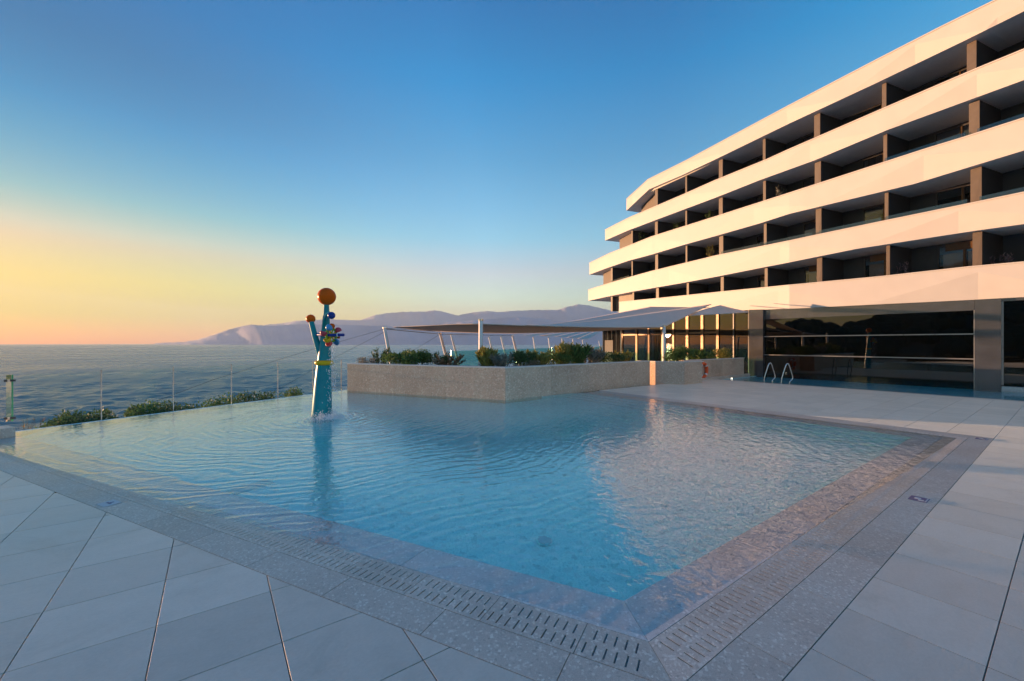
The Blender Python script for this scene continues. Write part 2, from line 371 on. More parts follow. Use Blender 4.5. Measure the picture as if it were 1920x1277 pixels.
M['pool_water'] = water_mat('pool_water', (.16, .95, .95), .6, ring=(2.9, 12.55, 0))
M['lap_water'] = water_mat('lap_pool_water', (.03, .74, .82), .6, strength=.10, fior=1.12)
M['sea'] = sea_mat()

# ------------------------------------------------------------------ setting: sea, land, hills
def struct(name, mb, mat, **k): return mb.build(name, mat, kind='structure', **k)
SEA_Z = -5.0
import numpy as np
RS = 5600
def sea_mesh():
    # one sheet: a fan of rings round the viewer, with real waves out to about a kilometre
    rs = [0.0]; r_ = 16.0  # ring radii in metres
    while r_ < 1100: rs.append(r_); r_ *= 1.0068
    rs += [1400, 1900, 2600, 3400, 4300, 5200, 6400, 7200]; na_f, na_b = 560, 40
    az = np.concatenate([np.linspace(-58, 58, na_f, endpoint=False), np.linspace(58, 302, na_b, endpoint=False)]) * math.pi / 180
    th = R(54) - az; rr = np.array(rs[1:])
    X = rr[:, None] * np.cos(th)[None, :]; Y = rr[:, None] * np.sin(th)[None, :]; Z = np.zeros_like(X)
    g = np.random.default_rng(3); main = R(54 + 180 + 12)
    for _ in range(70):
        lam = float(np.exp(g.uniform(math.log(.6), math.log(5.5)))); d = main + g.normal(0, .55); k = 2 * math.pi / lam
        amp = .0085 * lam ** .85 * g.uniform(.5, 1.2); ph = k * (X * math.cos(d) + Y * math.sin(d)) + g.uniform(0, 6.28)
        w = np.clip((lam / (rr * .0068) - 2.2) / 2.5, 0, 1)[:, None]
        Z += amp * w * (np.sin(ph) + .25 * np.sin(2 * ph + 1.57))
    Z *= np.clip((1100 - rr) / 500, 0, 1)[:, None]; Z[:, na_f:] *= .0
    xc, yc = np.clip(X * C36 - Y * S36, -4400, 4400), np.clip(X * S36 + Y * C36, -1500, RS); X, Y = xc * C36 + yc * S36, -xc * S36 + yc * C36
    n_r, n_a = X.shape
    co = np.stack([X, Y, Z + SEA_Z], -1).reshape(-1, 3); co = np.vstack([co, [[0, 0, SEA_Z]]])
    i, j = np.meshgrid(np.arange(n_r - 1), np.arange(n_a), indexing='ij'); j2 = (j + 1) % n_a
    q = np.stack([i * n_a + j, i * n_a + j2, (i + 1) * n_a + j2, (i + 1) * n_a + j], -1).reshape(-1, 4)
    me = bpy.data.meshes.new('sea'); me.vertices.add(len(co)); me.vertices.foreach_set('co', co.ravel())
    me.loops.add(q.size); me.loops.foreach_set('vertex_index', q.ravel()); me.polygons.add(len(q))
    me.polygons.foreach_set('loop_start', np.arange(len(q)) * 4); me.polygons.foreach_set('loop_total', np.full(len(q), 4))
    me.polygons.foreach_set('use_smooth', np.ones(len(q), bool)); me.materials.append(M['sea']); me.update(calc_edges=True); me.validate()
    me.flip_normals() if me.polygons[0].normal.z < 0 else None
    return me
link('sea', sea_mesh(), kind='structure')

def infy(x): return 16.86 + .52 * x                        # the pool's overflow edge in plan
DN = V(-.4664, .8846, 0); NN = V(.8846, .4664, 0)           # along / across the front edge of the pool
coast = [(-420, -420), (-150, infy(-150) + 4), (-40, infy(-40) + 3.2), (-6, infy(-6) + 3.0), (3.5, infy(3.5) + 3.4), (9, 25.5), (62, 60), (150, 112), (420, 150), (420, -420)]
mb = MB(); n = len(coast)
mb.poly([V(x, y, -1.1) for x, y in coast])
for i in range(n - 2):
    a, b = V(*coast[i], -1.1), V(*coast[i + 1], -1.1); nn = V(-(b - a).y, (b - a).x, 0).normalized() * 6
    mb.quad(a, b, b + nn + V(0, 0, -5), a + nn + V(0, 0, -5))
struct('land', mb, M['land'])

def ridge(name, pts, dist, depth, seed, ext=1.0):
    """mountain range: crest given by bearing/height, with spurs and slopes on both sides"""
    rnd = random.Random(seed); mb = MB(); cols = []
    xs = [p[0] for p in pts]; steps = int((xs[-1] - xs[0]) / 5)
    prof = [0, .12, .3, .5, .7, .86, 1.0, .8, .45, 0]
    offs = [-1, -.82, -.64, -.47, -.3, -.15, 0, .2, .55, 1]
    ph = [rnd.uniform(0, 6.28) for _ in range(8)]
    for i in range(steps + 1):
        x = xs[0] + (xs[-1] - xs[0]) * i / steps
        k = max(j for j in range(len(xs)) if xs[j] <= x + 1e-6); k = min(k, len(xs) - 2)
        u = (x - xs[k]) / (xs[k + 1] - xs[k]); y = pts[k][1] * (1 - u) + pts[k + 1][1] * u
        y += rnd.uniform(-.5, .5)
        c = P(x, y, dist); fw = V(S36 + C36 * (x - CX) / FPX, C36 - S36 * (x - CX) / FPX, 0).normalized()
        h = max(c.z - SEA_Z, 1); col = []
        for o_, p_ in zip(offs, prof):
            w = math.sin(x * .09 + o_ * 3 + ph[0]) * .035 + math.sin(x * .23 + ph[1] + o_ * 5) * .03
            pp = min(1, max(0, p_ + (w if 0 < p_ < 1 else 0)))
            q = V(c.x, c.y, 0) + fw * depth * (o_ + (.12 * math.sin(x * .05 + ph[2]) if p_ < 1 else 0)); q.z = SEA_Z - 1 + (h + 1) * pp
            col.append(q)
        cols.append(col)
    m_ = len(offs); mb.add([q for c in cols for q in c], [(i * m_ + j, (i + 1) * m_ + j, (i + 1) * m_ + j + 1, i * m_ + j + 1) for i in range(steps) for j in range(m_ - 1)])
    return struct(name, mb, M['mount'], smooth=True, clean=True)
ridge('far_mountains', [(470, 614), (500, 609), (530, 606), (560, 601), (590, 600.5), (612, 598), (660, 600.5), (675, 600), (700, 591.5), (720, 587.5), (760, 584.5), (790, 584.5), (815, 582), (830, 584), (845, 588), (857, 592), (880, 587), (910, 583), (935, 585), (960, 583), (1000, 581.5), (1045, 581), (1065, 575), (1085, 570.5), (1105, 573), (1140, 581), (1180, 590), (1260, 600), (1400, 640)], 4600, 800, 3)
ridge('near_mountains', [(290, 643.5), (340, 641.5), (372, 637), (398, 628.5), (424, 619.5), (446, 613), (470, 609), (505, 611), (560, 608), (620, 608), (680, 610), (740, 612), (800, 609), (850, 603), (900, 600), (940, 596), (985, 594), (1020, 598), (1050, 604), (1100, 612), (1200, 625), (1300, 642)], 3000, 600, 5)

# wooded headland out on the left behind the viewer (mirrored in the pool hall glass)
mb = MB(); rnd = random.Random(4); hill_cols = []
def camdir(az): a = R(az); return V(S36 * math.cos(a) + C36 * math.sin(a), C36 * math.cos(a) - S36 * math.sin(a), 0)
for i in range(41):
    az = -98 - 60 * i / 40; base = camdir(az)
    hh = 3 + 15 * min(1, i / 14) + 3 * math.sin(i * .7)
    hill_cols.append([base * d + V(0, 0, z) for d, z in ((150, -2), (175, hh * .55), (205, hh), (250, hh * 1.15), (330, -2))])
mb.add([q for c in hill_cols for q in c], [(i * 5 + j, i * 5 + j + 1, (i + 1) * 5 + j + 1, (i + 1) * 5 + j) for i in range(40) for j in range(4)])
struct('headland_hill', mb, M['land'])
mb = MB()
for i in range(900):
    c = rnd.choice(hill_cols); c2 = hill_cols[min(40, hill_cols.index(c) + 1)]
    j = rnd.randrange(0, 3); u, w = rnd.random(), rnd.random()
    p = c[j].lerp(c[j + 1], u).lerp(c2[j].lerp(c2[j + 1], u), w); r_ = rnd.uniform(1.6, 3.6)
    mb.ball(p + V(0, 0, r_ * .6), r_, 7, 5, (1, 1, rnd.uniform(.9, 1.5)))
mb.build('hill_woods', M['woods'], kind='stuff')

# ------------------------------------------------------------------ deck
PITCH, X0, Y0, GAP = .735, 1.125, 1.08, .008
deck = empty('deck', kind='structure')
mb = MB(); mb.prism([(-14, -6), (23.9, -6), (23.9, 1.08), (2.0, 1.08), (1.96, 1.40), (-4.4, 13.45), (-14, 9.0)], -1.2, -.03)
mb.prism([(13.98, 1.081), (23.9, 1.081), (23.9, 12.74), (13.98, 12.74)], -1.2, -.0301)
mb.build('sub_base', M['subbase'], deck)
def clip(poly, a, b, c):      # keep a*x+b*y<=c
    res = []
    for i in range(len(poly)):
        p, q = poly[i], poly[(i + 1) % len(poly)]; dp, dq = a * p[0] + b * p[1] - c, a * q[0] + b * q[1] - c
        if dp <= 0: res.append(p)
        if (dp < 0) != (dq < 0) and dp != dq:
            u = dp / (dp - dq); res.append((p[0] + (q[0] - p[0]) * u, p[1] + (q[1] - p[1]) * u))
    return res
def area(p): return abs(sum(p[i][0] * p[(i + 1) % len(p)][1] - p[(i + 1) % len(p)][0] * p[i][1] for i in range(len(p)))) / 2
def inset(poly, d):
    r_ = poly; s_ = sum(poly[i][0] * poly[(i + 1) % len(poly)][1] - poly[(i + 1) % len(poly)][0] * poly[i][1] for i in range(len(poly)))
    sg = 1 if s_ > 0 else -1
    for i in range(len(poly)):
        p, q = poly[i], poly[(i + 1) % len(poly)]; ex, ey = q[0] - p[0], q[1] - p[1]; l = math.hypot(ex, ey)
        if l < 1e-6: continue
        a, b = sg * ey / l, -sg * ex / l
        r_ = clip(r_, a, b, a * p[0] + b * p[1] - d)
    return r_
def slab_mesh(mb, poly, z=0.0, th=.03, ch=.0006, zf=None):
    zz = zf or (lambda x, y: z)
    top = inset(poly, ch)
    if len(top) != len(poly): top = poly
    n = len(poly)
    A = [V(x, y, zz(x, y)) for x, y in top]; B = [V(x, y, zz(x, y) - ch) for x, y in poly]; C_ = [V(x, y, zz(x, y) - th) for x, y in poly]
    fs = [tuple(range(n))]
    for i in range(n):
        j = (i + 1) % n; fs += [(n + i, n + j, j, i), (2 * n + i, 2 * n + j, n + j, n + i)]
    mb.add(A + B + C_, fs)
h = GAP / 2; sq = [(h, h), (PITCH - h, h), (PITCH - h, PITCH - h), (h, PITCH - h)]
tb = MB(); slab_mesh(tb, sq); full_tile = tb.mesh('paving_tile', M['tile'], clean=True)
tiles = []
OFF0 = 2.36
for i in range(-18, 33):
    for j in range(-8, 17):
        x, y = X0 + i * PITCH, Y0 + j * PITCH; p = [(x + a, y + b) for a, b in sq]
        regs = [[(NN.x, NN.y, OFF0 - h)]]
        regs.append([(-NN.x, -NN.y, -OFF0), (0, 1, 1.08 - h)])
        regs.append([(-1, 0, -13.98 - h), (0, -1, -1.08)])
        for rg in regs:
            q = p
            for c in rg + [(1, 0, 23.6), (0, 1, 12.6 if x > 0 else 99), (.52 * -1, 1, 15.0)]:
                q = clip(q, *c)
                if len(q) < 3: break
            if len(q) < 3 or area(q) < .004: continue
            cx = sum(a[0] for a in q) / len(q); cy = sum(a[1] for a in q) / len(q)
            Xc, D = cx * C36 - cy * S36, cx * S36 + cy * C36
            seen = -.6 < 0 and D > .8 and abs(Xc / D) < 1.35 and D > EYE * FPX / 720
            tiles.append((area(q) / (max(D, 1) ** 3) if seen else 0, seen, x, y, q, abs(area(q) - area(sq)) < 1e-5))
tiles.sort(key=lambda t_: -t_[0])
rest = MB(); nt_ = 0
for sc, seen, x, y, q, full in tiles:
    dz = random.uniform(-.0003, .0003)
    if seen and nt_ < 295:
        if full:
            o = link('paving_tile', full_tile, deck); o.location = (x, y, dz)
        else:
            tb = MB(); slab_mesh(tb, [(a - x, b - y) for a, b in q]); o = tb.build('paving_tile', M['tile'], deck); o.location = (x, y, dz)
        nt_ += 1
    else: slab_mesh(rest, q, dz)
if rest.v: rest.build('outer_paving', M['tile'], deck, kind='stuff')

# ------------------------------------------------------------------ pool coping: border slabs, slotted grates, ledges
WZ = -.011
offs = [2.36, 2.68, 3.03, 3.45]; ys = [1.08, 1.43, 1.78, 2.20]; xs = [13.98, 13.62, 13.2, 12.75]
def zt(k, u):      # height of joint k, u = distance from the front corner
    u = min(1, max(0, u / 11))
    return ((0, 0), (-.001, -.006), (-.008, -.022), (-.028, -.05))[k][1 if False else 0] * (1 - u) + ((0, 0), (-.001, -.006), (-.008, -.022), (-.028, -.05))[k][1] * u
def front_pt(o, s): q = NN * o + DN * s; return (q.x, q.y)
def s_at_y(o, y): return (y - NN.y * o) / DN.y
coping = empty('pool_coping', kind='structure')
gapj = .003
def strip_piece(side, k, a, b, ms, me_):
    """plan polygon of one slab in strip k between stations a..b; ms/me_ say whether that end is mitred"""
    if side == 'front':
        o0, o1 = offs[k] + gapj, offs[k + 1] - gapj
        f0 = lambda o, s: front_pt(o, s)
        def mit(o):
            kk = k + (o - offs[k]) / (offs[k + 1] - offs[k]); yy = ys[k] + (kk - k) * (ys[k + 1] - ys[k]); return s_at_y(o, yy) + .002
        s00, s01 = (mit(o0), mit(o1)) if ms else (a + gapj, a + gapj)
        return [f0(o0, s00), f0(o0, b - gapj), f0(o1, b - gapj), f0(o1, s01)]
    if side == 'right':
        y0, y1 = ys[k] + gapj, ys[k + 1] - gapj
        def mita(y):
            oo = offs[k] + (y - ys[k]) / (ys[k + 1] - ys[k]) * (offs[k + 1] - offs[k]); return (oo - NN.y * y) / NN.x + .002
        def mitb(y): return xs[k] + (y - ys[k]) / (ys[k + 1] - ys[k]) * (xs[k + 1] - xs[k]) - .002
        xa0, xa1 = (mita(y0), mita(y1)) if ms else (a + gapj, a + gapj)
        xb0, xb1 = (mitb(y0), mitb(y1)) if me_ else (b - gapj, b - gapj)
        return [(xa0, y0), (xb0, y0), (xb1, y1), (xa1, y1)]
    x0, x1 = xs[k] - gapj, xs[k + 1] + gapj
    def mit(x): return ys[k] + (x - xs[k]) / (xs[k + 1] - xs[k]) * (ys[k + 1] - ys[k]) + .002
    ya0, ya1 = (mit(x0), mit(x1)) if ms else (a + gapj, a + gapj)
    return [(x0, ya0), (x0, b - gapj), (x1, b - gapj), (x1, ya1)]
FC = V(2.5, 1.6, 0)
def zfun(side, k):
    def f(x, y):
        if side == 'front': t_ = (V(x, y, 0).dot(NN) - offs[k]) / (offs[k + 1] - offs[k])
        elif side == 'right': t_ = (y - ys[k]) / (ys[k + 1] - ys[k])
        else: t_ = (x - xs[k]) / (xs[k + 1] - xs[k])
        u = (V(x, y, 0) - FC).length * (1 if side == 'front' else .8)
        if side == 'back': u = 8
        return zt(k, u) * (1 - t_) + zt(k + 1, u) * t_
    return f
def grate(mb, side, a, b, zf, k=1):
    """slotted slab: two staggered rows of slots with walls, in the rectangle a..b"""
    if side == 'front': w0, w1 = offs[k] + gapj, offs[k + 1] - gapj; pt = lambda s_, t_: front_pt(t_, s_)
    elif side == 'right': w0, w1 = ys[k] + gapj, ys[k + 1] - gapj; pt = lambda s_, t_: (s_, t_)
    else: w0, w1 = xs[k] - gapj, xs[k + 1] + gapj; pt = lambda s_, t_: (t_, s_)
    w = w1 - w0; T = [w0 + w * f for f in (0, .10, .42, .55, .87, 1)]
    def q3(s_, t_, dz=0): x, y = pt(s_, t_); return V(x, y, zf(x, y) + dz)
    def qd(s0, s1, t0, t1): mb.quad(q3(s0, t0), q3(s1, t0), q3(s1, t1), q3(s0, t1))
    for i in (0, 2, 4): qd(a, b, T[i], T[i + 1])
    n_ = max(1, round((b - a) / .072)); pt_ = (b - a) / n_; sw = .013
    for row, st in ((1, .0), (3, .45)):
        cur = a
        for i in range(n_):
            s0 = a + (i + .3 + st) * pt_; s1 = s0 + sw
            if s1 > b - .006: break
            qd(cur, s0, T[row], T[row + 1]); cur = s1
            for (p, q) in (((s0, T[row]), (s0, T[row + 1])), ((s1, T[row + 1]), (s1, T[row])), ((s0, T[row + 1]), (s1, T[row + 1])), ((s1, T[row]), (s0, T[row]))):
                mb.quad(q3(*p), q3(*q), q3(*q, -.03), q3(*p, -.03))
        qd(cur, b, T[row], T[row + 1])
    for p, q in (((a, w0), (b, w0)), ((b, w0), (b, w1)), ((b, w1), (a, w1)), ((a, w1), (a, w0))):
        mb.quad(q3(*p), q3(*q), q3(*q, -.03), q3(*p, -.03))
NAMES = ['coping_slab', 'grate_slab', 'ledge_slab']
def run(side, k, s0, s1, L, ms, me_):
    n_ = max(1, round((s1 - s0) / L)); st = (s1 - s0) / n_; zf = zfun(side, k)
    for i in range(n_):
        a, b = s0 + i * st, s0 + (i + 1) * st; first, last = ms and i == 0, me_ and i == n_ - 1
        mb = MB()
        if k == 1:
            poly = strip_piece(side, k, a, b, first, last)
            ai, bi = a + gapj, b - gapj
            if first:
                sx = [(V(p[0], p[1], 0).dot(DN) if side == 'front' else p[0] if side == 'right' else p[1]) for p in (poly[0], poly[3])]
                ai = max(sx) + .001; 
                e0, e3 = poly[0], poly[3]
                mid = [front_pt(offs[k] + gapj, ai), front_pt(offs[k + 1] - gapj, ai)] if side == 'front' else [(ai, ys[k] + gapj), (ai, ys[k + 1] - gapj)] if side == 'right' else [(xs[k] - gapj, ai), (xs[k + 1] + gapj, ai)]
                slab_mesh(mb, [e0, mid[0], mid[1], e3] if True else poly, zf=zf, ch=.0005)
            if last:
                bi = min(poly[1][0], poly[2][0]) - .001
                slab_mesh(mb, [(bi, ys[k] + gapj), poly[1], poly[2], (bi, ys[k + 1] - gapj)], zf=zf, ch=.0005)
            grate(mb, side, ai, bi, zf)
        else: slab_mesh(mb, strip_piece(side, k, a, b, first, last), zf=zf, th=.04, ch=.0006)
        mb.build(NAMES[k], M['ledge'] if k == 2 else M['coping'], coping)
for k in range(3):
    sm = s_at_y(offs[k + 1], ys[k + 1])
    run('front', k, sm - .35 if k == 0 else sm - .3, 14.2, (1.05, .75, 2.4)[k], True, False)
    run('right', k, 2.0 if k == 0 else 2.35, 13.4, (1.05, .75, 2.4)[k], True, True)
    run('back', k, 1.6, 12.4, (1.05, .75, 2.4)[k], True, False)
# dark channel under the joints and grates
mb = MB()
for a, b in ((0, 1), (1, 2)):
    mb.quad(*[V(*front_pt(o, s), -.085) for o, s in ((2.3, -1.2), (2.3, 14.2), (3.1, 14.2), (3.1, -.9))]) if a == 0 else None
mb.quad(V(1.5, 1.0, -.0851), V(14, 1.0, -.0851), V(14, 1.85, -.0851), V(1.5, 1.85, -.0851))
mb.quad(V(13.1, 1.0, -.0852), V(14, 1.0, -.0852), V(14, 12.6, -.0852), V(13.1, 12.6, -.0852))
mb.build('drain_channel', M['dark'], coping)

# ------------------------------------------------------------------ pool basin and water
FL = -.50
A3 = V(*front_pt(3.45, s_at_y(3.45, 2.2)), 0); B3 = V(12.75, 2.2, 0)
Lfar = V(*front_pt(3.45, 14.15), 0); E0 = V(-4.45, infy(-4.45), 0); E1 = V(4.95, infy(4.95), 0)
PC = V(8.77, 12.55, 0); PR = V(12.75, 12.62, 0)
ring_ = [A3, B3, PR, PC, E1, V(-3.2, infy(-3.2), 0), Lfar]
mb = MB()
mb.poly([V(p.x, p.y, FL) for p in ring_])
for i, (a, b) in enumerate(zip(ring_, ring_[1:] + ring_[:1])):
    zt_ = -.035 if i not in (4,) else -.016
    mb.quad(V(a.x, a.y, FL), V(b.x, b.y, FL), V(b.x, b.y, zt_), V(a.x, a.y, zt_))
struct('pool_basin', mb, M['basin'])
# submerged steps along the far (building) side
steps = empty('pool_steps', kind='structure')
for i, (x_, z_) in enumerate(((12.749, -.17), (12.40, -.29), (12.05, -.40))):
    mb = MB(); mb.prism([(x_ - .35, 2.25), (x_ - .003, 2.25), (x_ - .003, 12.5), (x_ - .35, 12.5)], FL + .01, z_); mb.build('step', M['basin'], steps)
# overflow wall of the infinity edge
mb = MB(); a, b = V(-4.6, infy(-4.6), 0), V(5.0, infy(5.0), 0); nrm = V(-.461, .887, 0)
mb.prism([(p.x, p.y) for p in (a, b, b + nrm * .22, a + nrm * .22)], -1.2, -.0155)
struct('overflow_wall', mb, M['basin'])
wz = [V(*front_pt(2.50, s_at_y(2.5, 1.25)), 0), V(13.8, 1.25, 0), V(13.8, 12.66, 0), V(8.80, 12.60, 0), V(4.99, infy(4.99) + .05, 0), V(-4.5, infy(-4.5) + .08, 0), V(*front_pt(2.50, 14.25), 0)]
mb = MB(); mb.prism([(p.x, p.y) for p in wz], -.7, WZ)
struct('pool_water', mb, M['pool_water'])

# lap pool that runs along the glass wall
mb = MB(); q = [(23.95, -8), (29.3, -8), (29.3, 12.35), (23.95, 12.35)]
mb.poly([V(x, y, -.95) for x, y in q])
for (x, y), (x2, y2) in zip(q, q[1:] + q[:1]): mb.quad(V(x, y, -.95), V(x2, y2, -.95), V(x2, y2, -.02), V(x, y, -.02))
struct('lap_pool_basin', mb, M['basin'])
mb = MB(); mb.prism([(23.93, -8.02), (29.32, -8.02), (29.32, 12.37), (23.93, 12.37)], -1.5, -.035)
struct('lap_pool_water', mb, M['lap_water'])
lpe = empty('lap_pool_edge', kind='structure')
for k in range(14):
    y = -6 + k * 1.32; mb = MB()
    mb.prism([(23.61, y), (23.94, y), (23.94, y + 1.31), (23.61, y + 1.31)], -.06, -.001); mb.build('edge_slab', M['coping'], lpe)

# ------------------------------------------------------------------ planters
def wall_thing(name, label, foot, ztop, thick_poly, panels, cap_polys, soil=None):
    root = empty(name, label, 'planter')
    for a, b, tk in panels:
        a, b = V(*a, 0), V(*b, 0); L = (b - a).length; n_ = max(1, round(L / 1.25)); d = (b - a).normalized(); inn = V(-d.y, d.x, 0) * tk
        for i in range(n_):
            p, q = a + d * (L * i / n_ + .0015), a + d * (L * (i + 1) / n_ - .0015)
            mb = MB(); mb.prism([(r.x, r.y) for r in (p, q, q + inn, p + inn)], -.6, ztop); mb.build('stone_panel', M['planter'], root)
    for poly in cap_polys:
        mb = MB(); mb.prism(poly, ztop + .001, ztop + .045); mb.build('cap', M['cap'], root)
    if soil: mb = MB(); mb.prism(soil, -.5, ztop - .12); mb.build('soil', M['soil'], root)
    return root
PL, PK, PE = (4.85, 19.25), (8.77, 12.50), (18.15, 12.92)
def off(p, v, s=1): return (p[0] + v[0] * s, p[1] + v[1] * s)
i1 = (.8649, .5020); i2 = (-.03, .9995)
ck = (PK[0] + .30 * 1, PK[1] + .34)
wall_thing('planter', 'long angled pinkish stone planter wall rising from the pool, filled with shrubs', None, 1.17, None,
    [(PL, PK, .22), (off(PK, (.004, .0)), PE, .22), (off(PE, (.003, .22)), off(PE, (.003, .62)), .2)],
    [[off(PL, (-.012, -.004)), off(PK, (-.012, -.012)), ck, off(PL, (.22, .14))], [off(PK, (-.0115, -.012)), off(PE, (.01, -.012)), off(PE, (.0, .24)), ck]],
    [off(PL, (.25, .15)), off(PK, (.3, .3)), off(PE, (-.05, .22)), off(PE, (-.05, .6)), off(PE, (-1.2, 1.4)), off(PK, (1.6, 2.4)), off(PL, (1.6, .9))])
Q = [(18.62, 13.75), (18.62, 12.92), (19.45, 11.80), (21.04, 11.74), (21.04, 12.72), (27.9, 12.74)]
wall_thing('planter', 'lower grey stone planter block at deck level with the lifebuoy beside it', None, 1.13, None,
    [(Q[0], Q[1], .2), (Q[1], Q[2], .2), (off(Q[2], (.003, 0)), Q[3], .2), (off(Q[3], (0, .205)), Q[4], .2), (off(Q[4], (.005, 0)), Q[5], .2)],
    [[off(Q[0], (-.02, .3)), off(Q[1], (-.02, -.01)), off(Q[2], (-.01, -.02)), off(Q[3], (.015, -.02)), (21.06, 12.0), (19.6, 12.06), (18.85, 13.0), (18.85, 14.0)],
     [(20.85, 12.7), (27.92, 12.71), (27.92, 12.97), (20.85, 12.98)]],
    [(18.84, 13.1), (19.6, 12.05), (20.8, 12.0), (20.9, 13.0), (27.6, 13.0), (27.6, 14.2), (19.0, 14.2)])
mb = MB(); mb.prism([(21.7, 12.52), (28.3, 12.54), (28.3, 12.735), (21.7, 12.715)], -.1, .13)
mb.build('plinth', M['coping'], label='low grey stone plinth along the foot of the wall right of the lifebuoy', cat='plinth')

# ------------------------------------------------------------------ hotel
hotel = empty('hotel', 'white five banded hotel with dark balconies above a glazed ground floor', 'hotel')
BT = {1: [(1160.5, 567), (1226, 561), (1344, 549), (1480, 535.7), (1653, 519.7), (1814, 502), (1920, 492.7)],
      2: [(1103, 544), (1139, 532.7), (1179, 521), (1223, 509), (1344, 480), (1480, 452.7), (1530, 442), (1656, 416), (1811, 384.6), (1920, 362)],
      3: [(1105, 494), (1142, 476), (1222, 444.5), (1278, 427), (1339, 408), (1480, 363), (1654, 307), (1738, 280), (1809, 258.5), (1920, 223)],
      4: [(1134.6, 431.6), (1179, 409), (1278, 367), (1339, 340), (1438, 300), (1480, 281), (1649, 208), (1828, 131.6), (1920, 94)],
      5: [(1174.6, 374), (1214.5, 337.6), (1290, 300), (1480, 198.6), (1644.5, 113), (1762, 53), (1870, 0), (1920, -25)]}
BB = {1: [(1160.5, 591), (1226, 588), (1344, 584.5), (1430, 581), (1480, 579), (1630, 571.5), (1828, 562), (1920, 557)],
      2: [(1103, 564), (1140, 556), (1180, 548), (1225, 540), (1283, 530), (1345, 518.5), (1428, 502), (1480, 492), (1604, 467), (1828, 432.7), (1920, 420)],
      3: [(1105, 515), (1140, 502), (1178, 489), (1223, 477), (1279, 460), (1340, 443), (1424, 419), (1480, 401), (1715, 344.6), (1920, 282)],
      4: [(1134.6, 451), (1178, 432), (1223, 415), (1279, 394), (1342, 370.5), (1425, 337.6), (1529, 300), (1663, 244), (1920, 150)],
      5: [(1174.6, 395), (1217, 355), (1278, 329), (1339, 300), (1480, 231.5), (1644.5, 155), (1806, 77.5), (1920, 21)]}
NADIR = {1: [1160, 1290, 1628, 2040], 2: [1103, 1189, 1320, 1604, 1990], 3: [1105, 1163, 1292, 1534, 1930], 4: [1134.6, 1212, 1374, 1663, 2000], 5: [1174.6, 1197, 1370, 1581, 1850]}
DK = {1: 18.05, 2: 17.6, 3: 17.25, 4: 17.05, 5: 17.0}
def lin(pts, x):
    if x <= pts[0][0]: return pts[0][1]
    if x >= pts[-1][0]:
        (a, b), (c, d) = pts[-2], pts[-1]; return d + (d - b) * (x - c) / (c - a)
    for (a, b), (c, d) in zip(pts, pts[1:]):
        if a <= x <= c: return b + (d - b) * (x - a) / (c - a)
def Dk(k, x): return 1 / lin([(1103, 1 / 45.5), (1221, 1 / 36.0), (1480, 1 / 25.4), (1920, 1 / DK[k])], x)
INW = V(.972, -.236, 0)
def ptT(k, x): return P(x, lin(BT[k], x), Dk(k, x))
def ptB(k, x): return P(x, lin(BB[k], x), Dk(k, x))
XR = 2250
def crease(k, x):
    """0 at a low point of the fold, 1 where the fold nears the top edge"""
    ns = NADIR[k]
    for a, b in zip(ns, ns[1:]):
        if a <= x <= b:
            m_ = a + (b - a) * .5; return (x - a) / (m_ - a) if x <= m_ else (b - x) / (b - m_)
    return .3
for k in range(1, 6):
    sx = sorted(set([p[0] for p in BT[k]] + [p[0] for p in BB[k]] + NADIR[k] + [a + (b - a) * .5 for a, b in zip(NADIR[k], NADIR[k][1:])] + [XR]))
    sx = [x for x in sx if BT[k][0][0] <= x <= XR]
    top, mid, bot, tin, bin_ = [], [], [], [], []
    for x in sx:
        a, b, c = ptT(k, x), ptB(k, x), crease(k, x)
        m_ = b.lerp(a, .04 + .80 * c) - INW * .0
        rec = .15 * c
        d2 = Dk(k, x) + rec * .8; bb = P(x, lin(BB[k], x), d2)
        top.append(a); mid.append(m_); bot.append(bb); tin.append(a + INW * .32); bin_.append(bb + INW * .75 + V(0, 0, .0))
    mb = MB(); n_ = len(sx); rows = [top, mid, bot]
    mb.add([v for r_ in rows for v in r_], [(j * n_ + i, (j + 1) * n_ + i, (j + 1) * n_ + i + 1, j * n_ + i + 1) for j in range(2) for i in range(n_ - 1)])
    mb.add(top + tin, [(i, i + 1, n_ + i + 1, n_ + i) for i in range(n_ - 1)])
    low = [t_ - V(0, 0, 1.0) for t_ in tin]
    mb.add(tin + low, [(i, i + 1, n_ + i + 1, n_ + i) for i in range(n_ - 1)])
    mb.poly([top[0], mid[0], bot[0], low[0], tin[0]])
    mb.build('balcony_band', M['white'], hotel, clean=False)
    # slender coping on top of the band
    cb = MB()
    for i in range(n_ - 1):
        a, b = top[i], top[i + 1]
        cb.hexa([a - INW * .035 + V(0, 0, .004), b - INW * .035 + V(0, 0, .004), b + INW * .34 + V(0, 0, .004), a + INW * .34 + V(0, 0, .004)],
                [a - INW * .035 + V(0, 0, .06), b - INW * .035 + V(0, 0, .06), b + INW * .34 + V(0, 0, .06), a + INW * .34 + V(0, 0, .06)])
    cb.build('band_coping', M['white'], hotel)
    # soffit and floor slab behind the band
    sb = MB(); back = [b + INW * 8 for b in bot]
    sb.add(bot + back, [(i, i + 1, n_ + i + 1, n_ + i) for i in range(n_ - 1)])
    up = [t_ - V(0, 0, .95) for t_ in tin]; upb = [u + INW * 7.6 for u in up]
    sb.add(up + upb, [(i, n_ + i, n_ + i + 1, i + 1) for i in range(n_ - 1)])
    sb.poly([bot[0], up[0], upb[0], back[0]])
    sb.build('floor_slab', M['soffit'], hotel, clean=False)
    if k == 5:
        rb = MB(); rb.add(tin + [t_ + INW * 12 for t_ in tin], [(i, n_ + i, n_ + i + 1, i + 1) for i in range(n_ - 1)]); rb.build('roof', M['soffit'], hotel, clean=False)
